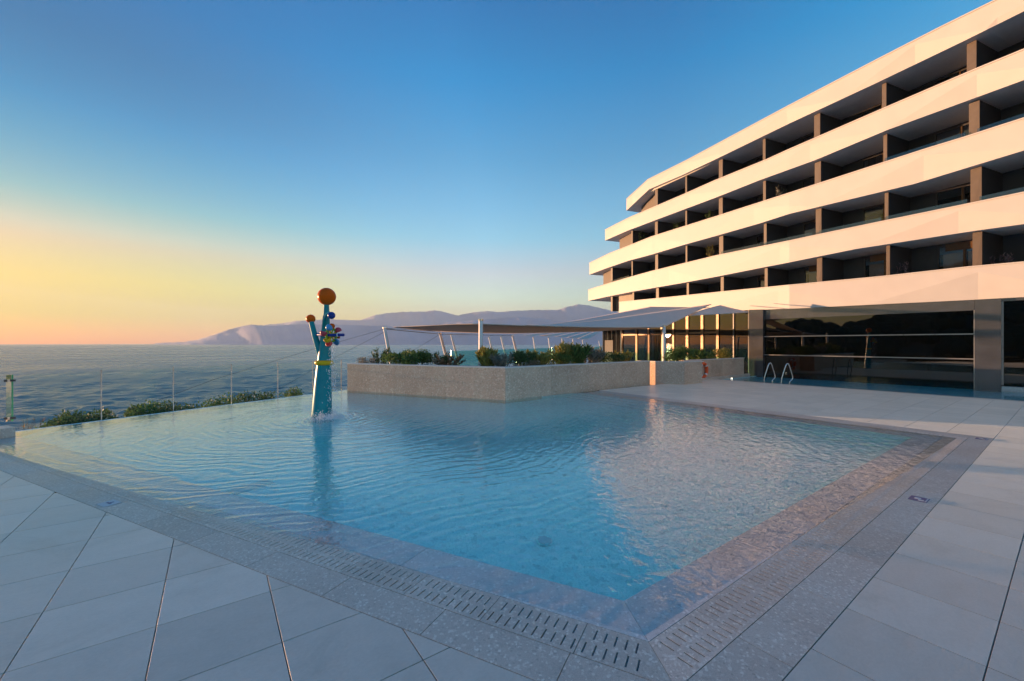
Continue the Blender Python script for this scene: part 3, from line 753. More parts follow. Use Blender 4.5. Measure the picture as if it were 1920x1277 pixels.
FINS = {1: [(1139, 1142), (1179, 1182), (1223, 1228), (1280, 1284), (1343.5, 1349), (1425.5, 1431), (1523, 1533), (1653, 1660), (1815, 1833), (2060, 2092)],
        2: [(1139, 1142), (1177.5, 1179.5), (1221.5, 1226.5), (1278, 1281), (1340.5, 1348), (1424, 1429), (1521, 1531.5), (1650, 1657), (1811, 1832), (2055, 2088)],
        3: [(1177, 1179.5), (1221, 1226), (1277.5, 1280.5), (1340, 1347), (1422.5, 1427.5), (1519, 1530.5), (1647.5, 1654.5), (1808, 1828), (2050, 2082)],
        4: [(1221, 1226), (1277.5, 1280.5), (1340, 1347), (1422, 1427), (1518, 1529), (1645, 1653), (1804, 1822), (2045, 2078)]}
DEPTH = 2.1
def shellpt(k, x, back, top):
    p = ptB(k + 1, x) if top else ptT(k, x)
    return p + INW * (.42 + back) + V(0, 0, -.004 if top else -.9)
pane_n = 0
rndb = random.Random(12)
for k in range(1, 5):
    fins = FINS[k]; xleft = max(BT[k][0][0], BT[k + 1][0][0]) + 2
    for a, b in fins:
        lo = [shellpt(k, a, 0, False), shellpt(k, b, 0, False), shellpt(k, b, DEPTH, False), shellpt(k, a, DEPTH, False)]
        hi = [shellpt(k, a, 0, True), shellpt(k, b, 0, True), shellpt(k, b, DEPTH, True), shellpt(k, a, DEPTH, True)]
        mb = MB(); mb.hexa(lo, hi)
        # front face brown, cheeks painted darker to carry the shade on them
        me = mb.mesh('balcony_divider', [M['fin'], M['anthracite']], clean=True)
        for p in me.polygons:
            if abs(p.normal.dot(INW)) < .7 and abs(p.normal.z) < .5: p.material_index = 1
        link('balcony_divider', me, hotel)
    # end wall at the tip
    a, b = xleft + (8 if k < 4 else 8), fins[0][0]
    lo = [shellpt(k, a, .7, False), shellpt(k, b, .4, False), shellpt(k, b, 3, False), shellpt(k, a, 6, False)]
    hi = [shellpt(k, a, .7, True), shellpt(k, b, .4, True), shellpt(k, b, 3, True), shellpt(k, a, 6, True)]
    mb = MB(); mb.hexa(lo, hi); mb.build('end_wall', M['fin'], hotel)
    for i in range(len(fins) - 1):
        a, b = fins[i][1], fins[i + 1][0]
        def wp(u, h_, back=DEPTH):
            # along the bay in plan, not in the picture
            la, lb = shellpt(k, a, back, False), shellpt(k, b, back, False); ha, hb = shellpt(k, a, back, True), shellpt(k, b, back, True)
            return la.lerp(lb, u).lerp(ha.lerp(hb, u), h_)
        def slabq(mb, u0, u1, h0, h1, back, th):
            mb.hexa([wp(u0, h0, back), wp(u1, h0, back), wp(u1, h0, back + th), wp(u0, h0, back + th)], [wp(u0, h1, back), wp(u1, h1, back), wp(u1, h1, back + th), wp(u0, h1, back + th)])
        # solid panel at the far side of each bay, then a sliding window of two panes
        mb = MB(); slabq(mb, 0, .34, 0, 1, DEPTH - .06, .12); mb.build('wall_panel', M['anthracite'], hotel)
        fb = MB(); um = .68
        for u0, u1, h0, h1 in ((.341, .36, 0, 1), (um - .012, um + .012, .02, .94), (.985, 1, 0, 1), (.36, .985, .94, 1), (.36, .985, 0, .03)):
            slabq(fb, u0, u1, h0, h1, DEPTH - .05, .09)
        win = fb.build('window', M['frame'], hotel)
        for u0, u1 in ((.361, um - .013), (um + .013, .984)):
            g = MB(); slabq(g, u0, u1, .031, .939, DEPTH - .01, .012); g.build('pane', M['glass'], win)
        lb = MB(); slabq(lb, um - .02, um + .004, .03, .94, DEPTH - .09, .035); lb.build('sash_stile', M['bronze'], win)
        if k == 1 and i >= 3:  # pale panels added behind the glass in place of reflected sky
            for u0, u1 in ((.40 if i != 8 else .5, um - .02), (um + .02, .98)):
                bb = MB(); slabq(bb, u0, u1, .05, .80, DEPTH + .10, .02); bb.build('pale_panel', M['pale_panel'], hotel)
            bb = MB(); slabq(bb, .45, .984, .84, .99, DEPTH - .12, .03); bb.build('pelmet', M['bronze'], hotel)
        else:
            u0, u1 = (um + .06, .975) if rndb.random() < .7 else (.40, .52)
            cb = MB(); nn_ = 36
            lo = [wp(u0 + (u1 - u0) * t_ / nn_, .04, DEPTH + .16 + .045 * math.sin(t_ * 1.25)) for t_ in range(nn_ + 1)]
            hi = [wp(u0 + (u1 - u0) * t_ / nn_, .96, DEPTH + .16 + .045 * math.sin(t_ * 1.25)) for t_ in range(nn_ + 1)]
            for t_ in range(nn_): cb.quad(lo[t_], lo[t_ + 1], hi[t_ + 1], hi[t_])
            cb.build('curtain', M['curtain'], hotel, clean=False)
        # glass balustrade on the second floor bays near the viewer
        if k == 2 and i >= 4 or (k == 2 and i == 0) or (k == 3 and i >= 6):
            gb = MB(); p, q = ptT(k, a + 1) + INW * .16, ptT(k, b - 1) + INW * .16
            hgt = V(0, 0, .30)
            gb.hexa([p + V(0, 0, .06), q + V(0, 0, .06), q + INW * .015 + V(0, 0, .06), p + INW * .015 + V(0, 0, .06)], [p + hgt, q + hgt, q + INW * .015 + hgt, p + INW * .015 + hgt])
            gb.build('balustrade_glass', M['balustrade'], hotel)
    # dark rooms behind
    a, b = xleft + 8, XR
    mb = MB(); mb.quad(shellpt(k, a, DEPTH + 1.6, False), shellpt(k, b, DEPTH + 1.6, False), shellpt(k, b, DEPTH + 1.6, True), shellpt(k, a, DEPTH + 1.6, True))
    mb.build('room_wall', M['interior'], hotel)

# ground floor: x = 29 line on the right, following the band to the left
WX = 29.0
def px_on_wall(x, off_=0.0):        # plan point of the ground floor front seen at photo column x
    r_ = (x - CX) / FPX
    if x >= 1404: D = (WX + off_) / (r_ * C36 + S36)
    else: D = Dk(1, x) * 1.004 * ((WX / ((1404 - CX) / FPX * C36 + S36)) / (Dk(1, 1404) * 1.004)) * (1 + (1404 - x) * .00003); D += off_
    p = P(x, HY, D); return V(p.x, p.y, 0)
def ztop_at(x): return max(ptB(1, x).z + .02, 3.6)
def gpiece(name, mat, x0, x1, z0, z1, off0, th, follow=False, parent=hotel):
    a, b = px_on_wall(x0, off0), px_on_wall(x1, off0); ib = V(th, -th * .02, 0)
    za, zb = (z1, z1) if not follow else (ztop_at(x0) + z1, ztop_at(x1) + z1)
    mb = MB(); mb.hexa([a + V(0, 0, z0), b + V(0, 0, z0), b + ib + V(0, 0, z0), a + ib + V(0, 0, z0)], [a + V(0, 0, za), b + V(0, 0, zb), b + ib + V(0, 0, zb), a + ib + V(0, 0, za)])
    return mb.build(name, mat, parent)
gpiece('column', M['metalpanel'], 1405, 1430.5, -.5, -.02, -.25, .6, True)
gpiece('column', M['metalpanel'], 1827.5, 1877, -.5, -.02, -.25, .6, True)
# hall glazing: three tiers between the columns
fr = gpiece('hall_window', M['metalpanel'], 1431, 1827, 3.66, -.02, -.02, .14, True)
def zy(x, y, off_=-.02): p = px_on_wall(x, off_); D = p.x * S36 + p.y * C36; return EYE + (HY - y) * D / FPX
zA, zB = zy(1640, 628.5), zy(1640, 669.5)
ztop = 3.66
for za, zb_ in ((-.3, zB - .025), (zB + .025, zA - .025), (zA + .025, ztop - .002)):
    gpiece('pane', M['bigglass'], 1431.5, 1826.5, za, zb_, .0, .03, parent=fr)
for z_ in (zA, zB): gpiece('transom', M['rail'], 1431.2, 1826.8, z_ - .024, z_ + .024, -.06, .12, parent=fr)
gpiece('jamb', M['rail'], 1825.6, 1827.4, -.3, ztop, -.07, .1, parent=fr)
fr2 = gpiece('hall_window', M['metalpanel'], 1877.5, 2250, 4.02, -.02, .02, .14, True)
gpiece('pane', M['bigglass'], 1882, 2250, .2, 4.01, .06, .03, parent=fr2)
gpiece('jamb', M['rail'], 1877.5, 1881.5, .2, 4.01, .0, .1, parent=fr2)
gpiece('sill', M['coping'], 1878, 2250, -.2, .16, -.35, .5)
# entrance front left of the column
doorx = [1166, 1193, 1215.5, 1240, 1262, 1288, 1316, 1345]
ent = empty('entrance_front'); ent.parent = hotel
for a, b in zip(doorx, doorx[1:]): 
    gpiece('pane', M['bigglass'], a + .6, b - .6, .05, 2.84, .06, .03, parent=ent)
    gpiece('pane', M['bigglass'], a + .6, b - .6, 2.98, -.02, .06, .03, True, parent=ent)
for i, x in enumerate(doorx + [1375, 1403.5]):
    w = 1.6 if i < 5 else 2.3
    if x in (1375, 1403.5): w = 1.0
    gpiece('mullion', M['bronze'] if x < 1370 else M['frame'], x - w, x + w, 0, -.02, -.03, .16, True, parent=ent)
gpiece('header', M['bronze'], 1167, 1346, 2.845, 2.975, -.02, .14, parent=ent)
for a, b in ((1348, 1374), (1376, 1403)): gpiece('pane', M['bigglass'], a, b, .0, -.02, .06, .03, True, parent=ent)
# halls behind the glass
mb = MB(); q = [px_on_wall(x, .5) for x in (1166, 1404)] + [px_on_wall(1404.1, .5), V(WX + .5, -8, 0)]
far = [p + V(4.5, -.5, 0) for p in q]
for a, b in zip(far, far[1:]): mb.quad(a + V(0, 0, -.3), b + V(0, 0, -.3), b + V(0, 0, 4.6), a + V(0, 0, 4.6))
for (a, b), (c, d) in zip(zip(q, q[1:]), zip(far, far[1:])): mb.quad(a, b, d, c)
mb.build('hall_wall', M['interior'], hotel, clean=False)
mb = MB(); mb.box((31.2, 5.2, 1.6), 1.0, 1.0, 4.0); mb.build('hall_pillar', M['fin'], hotel)

# ------------------------------------------------------------------ shade sails, masts, cables
def patch(name, label, e0, e1, nu=16, sag=0.0, group=None, cat='shade sail'):
    """ruled cloth between two edges (lists of points), sagging a little, 12 mm thick"""
    def samp(e, u):
        L = [0]
        for a, b in zip(e, e[1:]): L.append(L[-1] + (b - a).length)
        t_ = u * L[-1]
        for i in range(len(e) - 1):
            if t_ <= L[i + 1] + 1e-6: return e[i].lerp(e[i + 1], (t_ - L[i]) / max(1e-6, L[i + 1] - L[i]))
        return e[-1]
    nv = 12; g = []
    for j in range(nv + 1):
        for i in range(nu + 1):
            u, v = i / nu, j / nv; p = samp(e0, u).lerp(samp(e1, u), v)
            g.append(p - V(0, 0, sag * 16 * u * (1 - u) * v * (1 - v)))
    fs = [(j * (nu + 1) + i, j * (nu + 1) + i + 1, (j + 1) * (nu + 1) + i + 1, (j + 1) * (nu + 1) + i) for j in range(nv) for i in range(nu)]
    root = empty(name, label, cat, group)
    mb = MB(); mb.add(g, fs); o = mb.build('fabric', M['sail'], root, smooth=True, clean=True)
    md = o.modifiers.new('thickness', 'SOLIDIFY'); md.thickness = .012
    eb = MB()
    for e in (g[:nu + 1], g[-(nu + 1):], g[::nu + 1], g[nu::nu + 1]): eb.tube(e, .016, 6)
    eb.build('hem', M['sail'], root)
    return root
mastA, mastB = P(897, 607, 17.0), P(1244, 613.5, 22.0)
patch('shade_sail', 'long low beige shade sail slung from the tall upright mast, seen from beneath',
      [P(738, 613.3, 20.2), P(800, 610.5, 18.6), P(860, 607.6, 17.6), mastA, P(960, 609.5, 17.6), P(1040, 612, 18.6), P(1130, 613.8, 20), P(1235, 613.8, 21.9)],
      [P(738, 613.5, 20.2), P(780, 618, 25), P(830, 621.5, 30), P(890, 624, 34), P(960, 625, 38), P(1040, 624, 42), P(1120, 621.5, 44), P(1180, 618, 44)], 40)
patch('shade_sail', 'pale grey shade sail rising from the low mast to the hotel front',
      [P(985, 609.6, 17.75), P(1040, 611.6, 18.5), P(1100, 613, 19.4), P(1160, 613.9, 20.4), mastB],
      [P(1020, 609.2, 19.5), P(1080, 605.5, 21), P(1140, 599, 23), P(1210, 588.5, 25), P(1270, 580, 26.5), P(1334, 570.5, 27.6)], 28, .03)
patch('shade_sail', 'narrow grey shade sail peaking against the lowest white band',
      [P(1020, 609.5, 20.5), P(1085, 600.5, 24), P(1150, 588.5, 27.5), P(1219, 575.3, 30)],
      [P(1060, 607.2, 21.5), P(1140, 598.5, 24), P(1210, 588, 26.5), P(1330, 577, 28.0)], 20, .02)
patch('shade_canopy', 'small tent shaped grey canopy over the entrance doors',
      [P(1288, 591.5, 25.2), P(1318, 581, 25.9), P(1350, 572.5, 26.2), P(1376, 579, 26.0), P(1404, 585, 25.8)],
      [P(1288, 592, 25.0), P(1320, 590.2, 24.8), P(1348, 588.8, 24.7), P(1376, 587.3, 24.8), P(1404, 585.6, 25.5)], 16, cat='canopy')
def mast(name, label, a, b, r0, r1, group, cat='mast'):
    root = empty(name, label, cat, group)
    mb = MB(); mb.tube([a, a.lerp(b, .5), b], [r0, (r0 + r1) / 2, r1], 14); o = mb.build('pole', M['whitepaint'], root); smooth_by_angle(o, 50)
    mb = MB(); d = (b - a).normalized(); mb.tube([b - d * .02, b + d * .05], r1 * 1.25, 12); mb.build('pole_cap', M['steel'], root)
    mb = MB(); mb.tube([a - d * .02, a + d * .03], r0 * 1.9, 12); mb.build('foot_plate', M['steel'], root)
    return root
bt = P(903, 687, 16.6); ma = P(901.5, 600.5, 17.0)
mast('sail_mast', 'tall white mast standing upright in the planter under the beige sail', V(ma.x, ma.y, .6), ma, .10, .085, 'masts of the shade sails')
mb_ = P(1245, 613, 22.0); mast('sail_mast', 'white mast among shrubs in front of the bronze doors', V(mb_.x, mb_.y, .7), mb_ + V(0, 0, .03), .10, .085, 'masts of the shade sails')
LEAN = [(721, 615, 735, 690, 20.2, .09, 'leaning white mast at the left end of the planter, with cables'),
        (825, 625.5, 842, 690, 30, .11, 'thick leaning white mast left of the upright mast'), (846, 628, 862, 690, 33, .09, 'thin leaning white mast just left of the upright mast'),
        (917, 632, 928, 678, 41, .11, 'leaning white mast just right of the upright mast'), (939.5, 631.5, 951, 678, 44, .12, 'second leaning white mast right of the upright mast'),
        (961, 630, 973, 678, 40, .13, 'stout leaning white mast, third right of the upright mast'), (1000, 632.5, 1006, 672, 52, .11, 'slim leaning white mast behind the middle of the planter'),
        (1028.5, 633.5, 1034, 672, 57, .11, 'leaning white mast fifth right of the upright mast'), (1053.5, 634.5, 1060, 672, 62, .11, 'leaning white mast sixth right of the upright mast'),
        (1074, 635.5, 1079, 672, 68, .11, 'leaning white mast under the striped sails, left one'), (1092, 637, 1097, 672, 74, .11, 'leaning white mast under the striped sails, right one'),
        (1123, 639, 1128, 668, 82, .12, 'farthest leaning white mast beside the white board')]
tops = []
for x0, y0, x1, y1, D, r_, lb in LEAN:
    a, b = P(x1, y1, D), P(x0, y0, D); d = (a - b) / (a.z - b.z) if abs(a.z - b.z) > 1e-3 else V(0, 0, 1)
    g = b + d * (-.05 - b.z); tops.append(b); mast('leaning_mast', lb, g, b, r_, r_ * .8, 'leaning masts along the terrace')
for i, (x0, y0, x1, y1, D) in enumerate([(980, 628.5, 1020, 624, 60), (1012, 629.5, 1052, 624, 62), (1040, 631, 1076, 623.5, 66), (1062, 633, 1098, 623, 70), (1082, 635, 1112, 622.5, 76)]):
    a, b = P(x0, y0, D), P(x1, y1, D * 1.05); w = P(x0 + 20, y0 + 1.3, D) - a; w2 = P(x1 + 12, y1 + .2, D * 1.05) - b
    patch('striped_sail', ['farthest left of the small striped sails over the terrace', 'second small striped sail from the left over the terrace', 'middle one of the small striped sails over the terrace', 'fourth small striped sail from the left over the terrace', 'small striped sail nearest the white board'][i],
          [a, a + w], [b, b + w2], 4, 0, 'small striped sails over the terrace')
def cable(label, pts, r=.008, group='stay cables'):
    mb = MB(); mb.tube(pts, r, 6); mb.build('stay_cable', M['cable'], label=label, cat='cable', group=group)
cable('upper dark stay cable running down left from the first leaning mast', [P(722, 616.5, 20.2), P(585, 655.5, 17.8), P(400, 712, 15.4), P(240, 772, 13.6)])
cable('lower dark stay cable running down left from the first leaning mast', [P(722, 622, 20.2), P(640, 664, 19.4), P(570, 703, 18.8), P(500, 742, 18.2)])
cable('two long dark edge cables between the first two leaning masts', [P(724, 617, 20.2), P(780, 622.5, 24.5), P(826, 626.5, 30), P(960, 629.5, 40)], .022)
cable('thin edge cable just above the thick one between the leaning masts', [P(725, 615.5, 20.2), P(780, 619, 24.5), P(826, 621.5, 30)], .012)
cable('short stay cable left of the second leaning mast', [P(823, 628, 30), P(775, 657, 29), P(750, 672, 28.5)], .012)

# terrace behind the planter
ter = empty('glass_balustrade', 'sea green tinted glass balustrade beyond the planter shrubs', 'balustrade')
bx = [846, 905, 968, 1035, 1075, 1128]; bD = [31, 36, 43, 52, 60, 74]
for i in range(5):
    a, b = P(bx[i], 656, bD[i]), P(bx[i + 1], 656, bD[i + 1]); a.z = b.z = 0
    d = (b - a).normalized(); nn = V(-d.y, d.x, 0) * .02; mb = MB(); a = a + d * .04
    mb.hexa([a + V(0, 0, .1), b + V(0, 0, .1), b + nn + V(0, 0, .1), a + nn + V(0, 0, .1)], [a + V(0, 0, 1.52), b + V(0, 0, 1.52), b + nn + V(0, 0, 1.52), a + nn + V(0, 0, 1.52)])
    mb.build('pane', M['teal_glass'], ter)
    mb = MB(); mb.box((a.x - .02, a.y, .8), .05, .05, 1.6); mb.build('post', M['steel'], ter)
mb = MB(); mb.prism([(7.2, 21.5), (9.5, 15.0), (20.0, 13.6), (29.5, 14.6), (31.5, 21), (34, 32), (60, 52), (62, 58)], -1.05, -.06); mb.build('terrace', M['cap'], kind='structure')
scr = empty('slatted_screen', 'dark vertical slat screen beside the bronze glazing, behind the planter', 'screen')
for i in range(13):
    x = 1131 + i * 2.75; a = P(x, 640, 38 - i * .2); mb = MB(); mb.box((a.x, a.y, 1.65), .055, .12, 3.3, R(54)); mb.build('slat', M['anthracite'] if i % 3 else M['steel'], scr)
mb = MB(); a, b = P(1131, 623, 38.2), P(1165, 623, 35.8); a.z = b.z = 3.28; mb.tube([a, b], .05, 6); mb.build('top_rail', M['anthracite'], scr)
a, b = P(1134, 640, 36.6), P(1149, 640, 36.2); mb = MB(); nn = V(-(b - a).y, (b - a).x, 0).normalized() * .06
mb.hexa([V(p.x, p.y, .4) for p in (a, b, b + nn, a + nn)], [V(p.x, p.y, P(1140, 638, 36.4).z) for p in (a, b, b + nn, a + nn)])
mb.build('white_board', M['whitepaint'], label='plain white board standing in front of the slatted screen', cat='board')

# ------------------------------------------------------------------ glass fence on the sea side, kerb, end panel
fence = empty('glass_fence', 'frameless clear glass fence with thin steel posts along the overflow edge', 'fence')
fp = []
fdir = V(1, .52, 0).normalized(); fn = V(-.461, .887, 0)
def fence_at(x):      # on the line .38 m beyond the edge
    r_ = (x - CX) / FPX; c = V(r_ * C36 + S36, -r_ * S36 + C36, 0); o_ = 16.86 + .43; D = o_ / (c.y - .52 * c.x); return c * D
for x in (36, 190, 325, 434, 521, 586.5, 640):
    p = fence_at(x); fp.append(p); mb = MB()
    if x == 36: continue
    mb.tube([V(p.x, p.y, -1.0), V(p.x, p.y, 1.37)], .017, 10)
    mb.build('post', M['steel'], fence, smooth=False)
for a, b in zip(fp, fp[1:]):
    d = (b - a).normalized(); a2, b2 = a + d * .035, b - d * .035; nn = fn * .012; mb = MB()
    mb.hexa([a2 + V(0, 0, -.4), b2 + V(0, 0, -.4), b2 + nn + V(0, 0, -.4), a2 + nn + V(0, 0, -.4)], [a2 + V(0, 0, 1.33), b2 + V(0, 0, 1.33), b2 + nn + V(0, 0, 1.33), a2 + nn + V(0, 0, 1.33)])
    mb.build('pane', M['clear'], fence)
kc = G(29, 817); mb = MB(); k0 = V(kc.x, kc.y, 0)
q = [k0, k0 + fn * .55, k0 + fn * .55 - fdir * 5, k0 - fdir * 5]; mb.prism([(p.x, p.y) for p in q], -.3, .19)
mb.build('kerb', M['coping'], label='low grey kerb block at the far left end of the pool', cat='kerb')
ep = empty('glass_end_panel', 'thick upright glass panel with green edge and dark clamps on the kerb', 'glass panel')
b0 = P(17.5, 797, 10.05); view = V(b0.x, b0.y, 0).normalized(); side = V(view.y, -view.x, 0)
def gp(nm, mat, s0, s1, d0, d1, z0, z1):
    mb = MB(); q = [V(b0.x, b0.y, 0) + side * s + view * d for s, d in ((s0, d0), (s1, d0), (s1, d1), (s0, d1))]
    mb.prism([(p.x, p.y) for p in q], z0, z1); return mb.build(nm, mat, ep)
gp('glass_face', M['sky_tinted'], -.05, .03, .02, .045, .19, 1.33); gp('glass_edge', M['green_edge'], .033, .062, 0, .05, .19, 1.33)
for z_ in (.27, 1.19):
    o = gp('clamp', M['anthracite'], -.085, .10, -.02, .09, z_ - .025, z_ + .025); gp('bolt', M['steel'], -.03, .01, -.05, .0, z_ - .03, z_ + .03)

# ------------------------------------------------------------------ water play figure
D0 = 11.92
def pl(x, y, dd=0): return P(x, y, D0 + dd)
pxm = D0 / FPX
fig = empty('water_play_post', 'teal tree shaped water toy with orange ball tops standing in the pool', 'water toy')
base = pl(603.5, 786)
mb = MB(); prof = [(603.5, 815, 20), (603.5, 786, 19), (604, 760, 17), (605.5, 720, 15), (607, 690, 13), (608.5, 665, 11.2), (610, 640, 9.4), (611, 615, 7.5), (611.7, 590, 5.6), (612.2, 562, 4.3)]
mb.tube([pl(x, y) for x, y, r_ in prof], [r_ * pxm for x, y, r_ in prof], 28); o = mb.build('trunk', M['teal'], fig); smooth_by_angle(o, 60)
mb = MB(); br = [(603.5, 672, 6.2), (598, 655, 5.8), (590.5, 630, 5.2), (583.5, 603, 4.6)]
mb.tube([pl(x, y, -.02) for x, y, r_ in br], [r_ * pxm for x, y, r_ in br], 20); o = mb.build('branch', M['teal'], fig); smooth_by_angle(o, 60)
mb = MB(); mb.ball(pl(612.6, 556), 16.3 * pxm, 36, 22); mb.torus(pl(612.6, 556), (0, .1, 1), 16.3 * pxm, .006, 36, 6); mb.build('ball_top', M['orange'], fig, smooth=True)
mb = MB(); mb.ball(pl(582.6, 598), 8.3 * pxm, 28, 18); mb.build('ball_top', M['orange'], fig, smooth=True)
mb = MB(); mb.torus(pl(608, 680), (0, 0, 1), 12.6 * pxm, 4.6 * pxm, 40, 14); mb.build('ring', M['yellow'], fig, smooth=True)
cam_r = V(C36, -S36, 0); cam_f = V(S36, C36, 0)
wc = pl(621.5, 628, -.32)
mb = MB(); mb.tube([pl(607, 615, -.1), pl(608.5, 600, -.22), pl(612.5, 590, -.3), pl(618.5, 586, -.32)], [.05, .042, .04, .04], 14); o = mb.build('spout_arm', M['teal'], fig); smooth_by_angle(o, 60)
mb = MB(); mb.ball(pl(621.5, 591.5, -.34), 6.7 * pxm, 24, 16); mb.build('spout_ball', M['blue'], fig, smooth=True)
mb = MB(); mb.tube([pl(607, 628, 0), wc], .04, 12); mb.build('axle', M['steel'], fig)
wheel_ax = (cam_r * .93 - cam_f * .36).normalized()
wh = MB(); wh.torus(wc, wheel_ax, 12 * pxm, 2.0 * pxm, 36, 10); whl = wh.build('bucket_wheel', M['green'], fig, smooth=True)
up = V(0, 0, 1); wf = wheel_ax.cross(up).normalized()
for i in range(8):
    a = i * math.pi / 4 + .3; d = wf * math.cos(a) + up * math.sin(a)
    sp = MB(); sp.tube([wc, wc + d * 12 * pxm], .022, 8); sp.build('spoke', M['yellow' if i % 2 else 'green'], whl)
    cp = MB(); c = wc + d * 15.5 * pxm + wheel_ax * (.045 if i % 2 else -.045); rot = Matrix.Rotation(a, 3, wheel_ax)
    nu, nv = 18, 8; vs = []; fs = []
    tan = wheel_ax.cross(d).normalized()
    for j in range(nv + 1):
        th = math.pi / 2 * j / nv
        for q_ in range(nu):
            ph = 2 * math.pi * q_ / nu
            vs.append(c + (d * math.cos(ph) + wheel_ax * math.sin(ph)) * (6.4 * pxm * math.sin(th)) + tan * (7.5 * pxm * math.cos(th)))
    for j in range(nv):
        for q_ in range(nu): fs.append((j * nu + q_, (j + 1) * nu + q_, (j + 1) * nu + (q_ + 1) % nu, j * nu + (q_ + 1) % nu))
    cp.add(vs, fs); o = cp.build('bucket', M[['red', 'sky_blue', 'orange', 'red', 'orange', 'sky_blue', 'red', 'yellow'][i]], whl, smooth=True)
    md = o.modifiers.new('thickness', 'SOLIDIFY'); md.thickness = .012
mb = MB(); hb = [(587, 625.5, .12), (592, 627.5, .02), (605, 628, -.34), (621, 628.5, -.5), (636, 628, -.42), (643.5, 628, -.36)]
mb.tube([pl(x, y, d) for x, y, d in hb], .042, 14); mb.ball(pl(643.5, 628, -.36), .043, 12, 8); mb.ball(pl(587, 625.5, .12), .043, 12, 8); o = mb.build('handle_bar', M['blue'], fig, smooth=True)
for x, d in ((610.5, -.4), (633, -.44)):
    mb = MB(); a = pl(x, 628, d); mb.torus(a, cam_r, .045, .012, 18, 8); mb.build('bar_collar', M['whitepaint'], fig, smooth=True)
# falling water and splash
rnd = random.Random(9); mb = MB()
for i in range(420):
    u = rnd.random(); y = 650 + u * 130; x = 622 + u * 4 + rnd.gauss(0, 3 + 5 * u); r_ = rnd.uniform(.003, .008)
    mb.ball(pl(x, y, -.3 + rnd.gauss(0, .12)), r_, 5, 4, (1, 1, rnd.uniform(1.5, 4)))
mb.build('falling_water', M['foam'], kind='stuff', smooth=True)
mb = MB()
for i in range(1500):
    a = rnd.uniform(0, 6.283); rr = abs(rnd.gauss(0, .30)); cx_, cy_ = (623, 785) if rnd.random() < .75 else (600, 785)
    c = G(cx_, cy_); x = c.x + rr * math.cos(a) * 1.25 + .1 * rnd.random(); y = c.y + rr * math.sin(a) * 1.0
    z = abs(rnd.gauss(0, .10)) * math.exp(-rr * 1.5); r_ = rnd.uniform(.004, .013)
    mb.ball((x, y, WZ + z), r_, 5, 4)
mb.build('splash_foam', M['foam'], kind='stuff', smooth=True)

# ------------------------------------------------------------------ small pool fittings
for i, (x, lb) in enumerate(((1441, 'bent steel pool grab rail nearer the dark column'), (1473, 'bent steel pool grab rail farther right of the dark column'))):
    c = G(x - 4, 717.2 + i * 2.3); pr = V(23.78, c.y, 0); root = empty('grab_rail', lb, 'grab rail', 'steel grab rails of the lap pool')
    pts = [(0, 0), (0, .22), (.05, .42), (.25, 1.02), (.31, 1.10), (.37, 1.11), (.43, 1.05), (.60, .50), (.63, .34), (.59, .24), (.50, .17), (.45, .12), (.45, -.3)]
    path = [pr + V(a * .9 * .85, -a * .55, b_ * .95) for a, b_ in pts]
    # smooth the path a little
    sm = []
    for a, b_ in zip(path, path[1:]): sm += [a.lerp(b_, t_) for t_ in (0, .25, .5, .75)]
    sm.append(path[-1])
    for _ in range(3): sm = [sm[0]] + [(sm[j - 1] + sm[j] * 2 + sm[j + 1]) / 4 for j in range(1, len(sm) - 1)] + [sm[-1]]
    mb = MB(); mb.tube(sm, .026, 12); o = mb.build('tube', M['steel'], root); smooth_by_angle(o, 60)
    for p in (sm[0], sm[-1]):
        mb = MB(); mb.tube([V(p.x, p.y, .0), V(p.x, p.y, .02)], .055, 16); mb.build('rosette', M['steel'], root)
lb_ = empty('lifebuoy', 'orange lifebuoy with white bands hanging on the grey stone wall', 'lifebuoy')
lc = V(22.72, 12.60, .57); axl = V(.02, -1, 0)
for i in range(4):
    a0 = i * math.pi / 2 + math.pi / 4
    mb = MB(); mb.torus(lc, axl, .385, .085, 14, 14, a0 + .16, a0 + math.pi / 2 - .16); mb.build('ring_section', M['lifebuoy'], lb_, smooth=True)
    mb = MB(); mb.torus(lc, axl, .385, .087, 5, 14, a0 - .16, a0 + .16); mb.build('white_band', M['lbwhite'], lb_, smooth=True)
mb = MB(); mb.torus(lc, axl, .49, .012, 40, 6); mb.build('grab_line', M['lbwhite'], lb_, smooth=True)
mb = MB(); mb.box((lc.x, 12.68, 1.0), .06, .07, .06); mb.build('hook', M['steel'], lb_)
def disc(name, label, cat, p, r_, h_, mat, n_=24, rim=None):
    root = empty(name, label, cat)
    mb = MB(); mb.tube([p, p + V(0, 0, h_)], r_, n_); mb.build('cover', mat, root)
    if rim: mb = MB(); mb.torus(p + V(0, 0, h_ * .6), (0, 0, 1), r_ * 1.06, r_ * .12, n_, 8); mb.build('rim', rim, root, smooth=True)
    return root
pd = G(1022, 1027, -.30); disc('floor_inlet', 'round pale inlet cover on the near pool floor', 'pool inlet', V(pd.x * 1.03, pd.y * 1.03, FL), .085, .05, M['plate_white'], rim=M['basin'])
pv = G(470, 905, -.10); pvd = V(pv.x, pv.y, 0) * 1.02
mb = MB(); mb.box((pvd.x, pvd.y, FL + .03), .62, .24, .06, R(24)); o = mb.build('floor_grille', M['plate_white'], label='pale rectangular grille under water at the left of the pool', cat='pool grille')
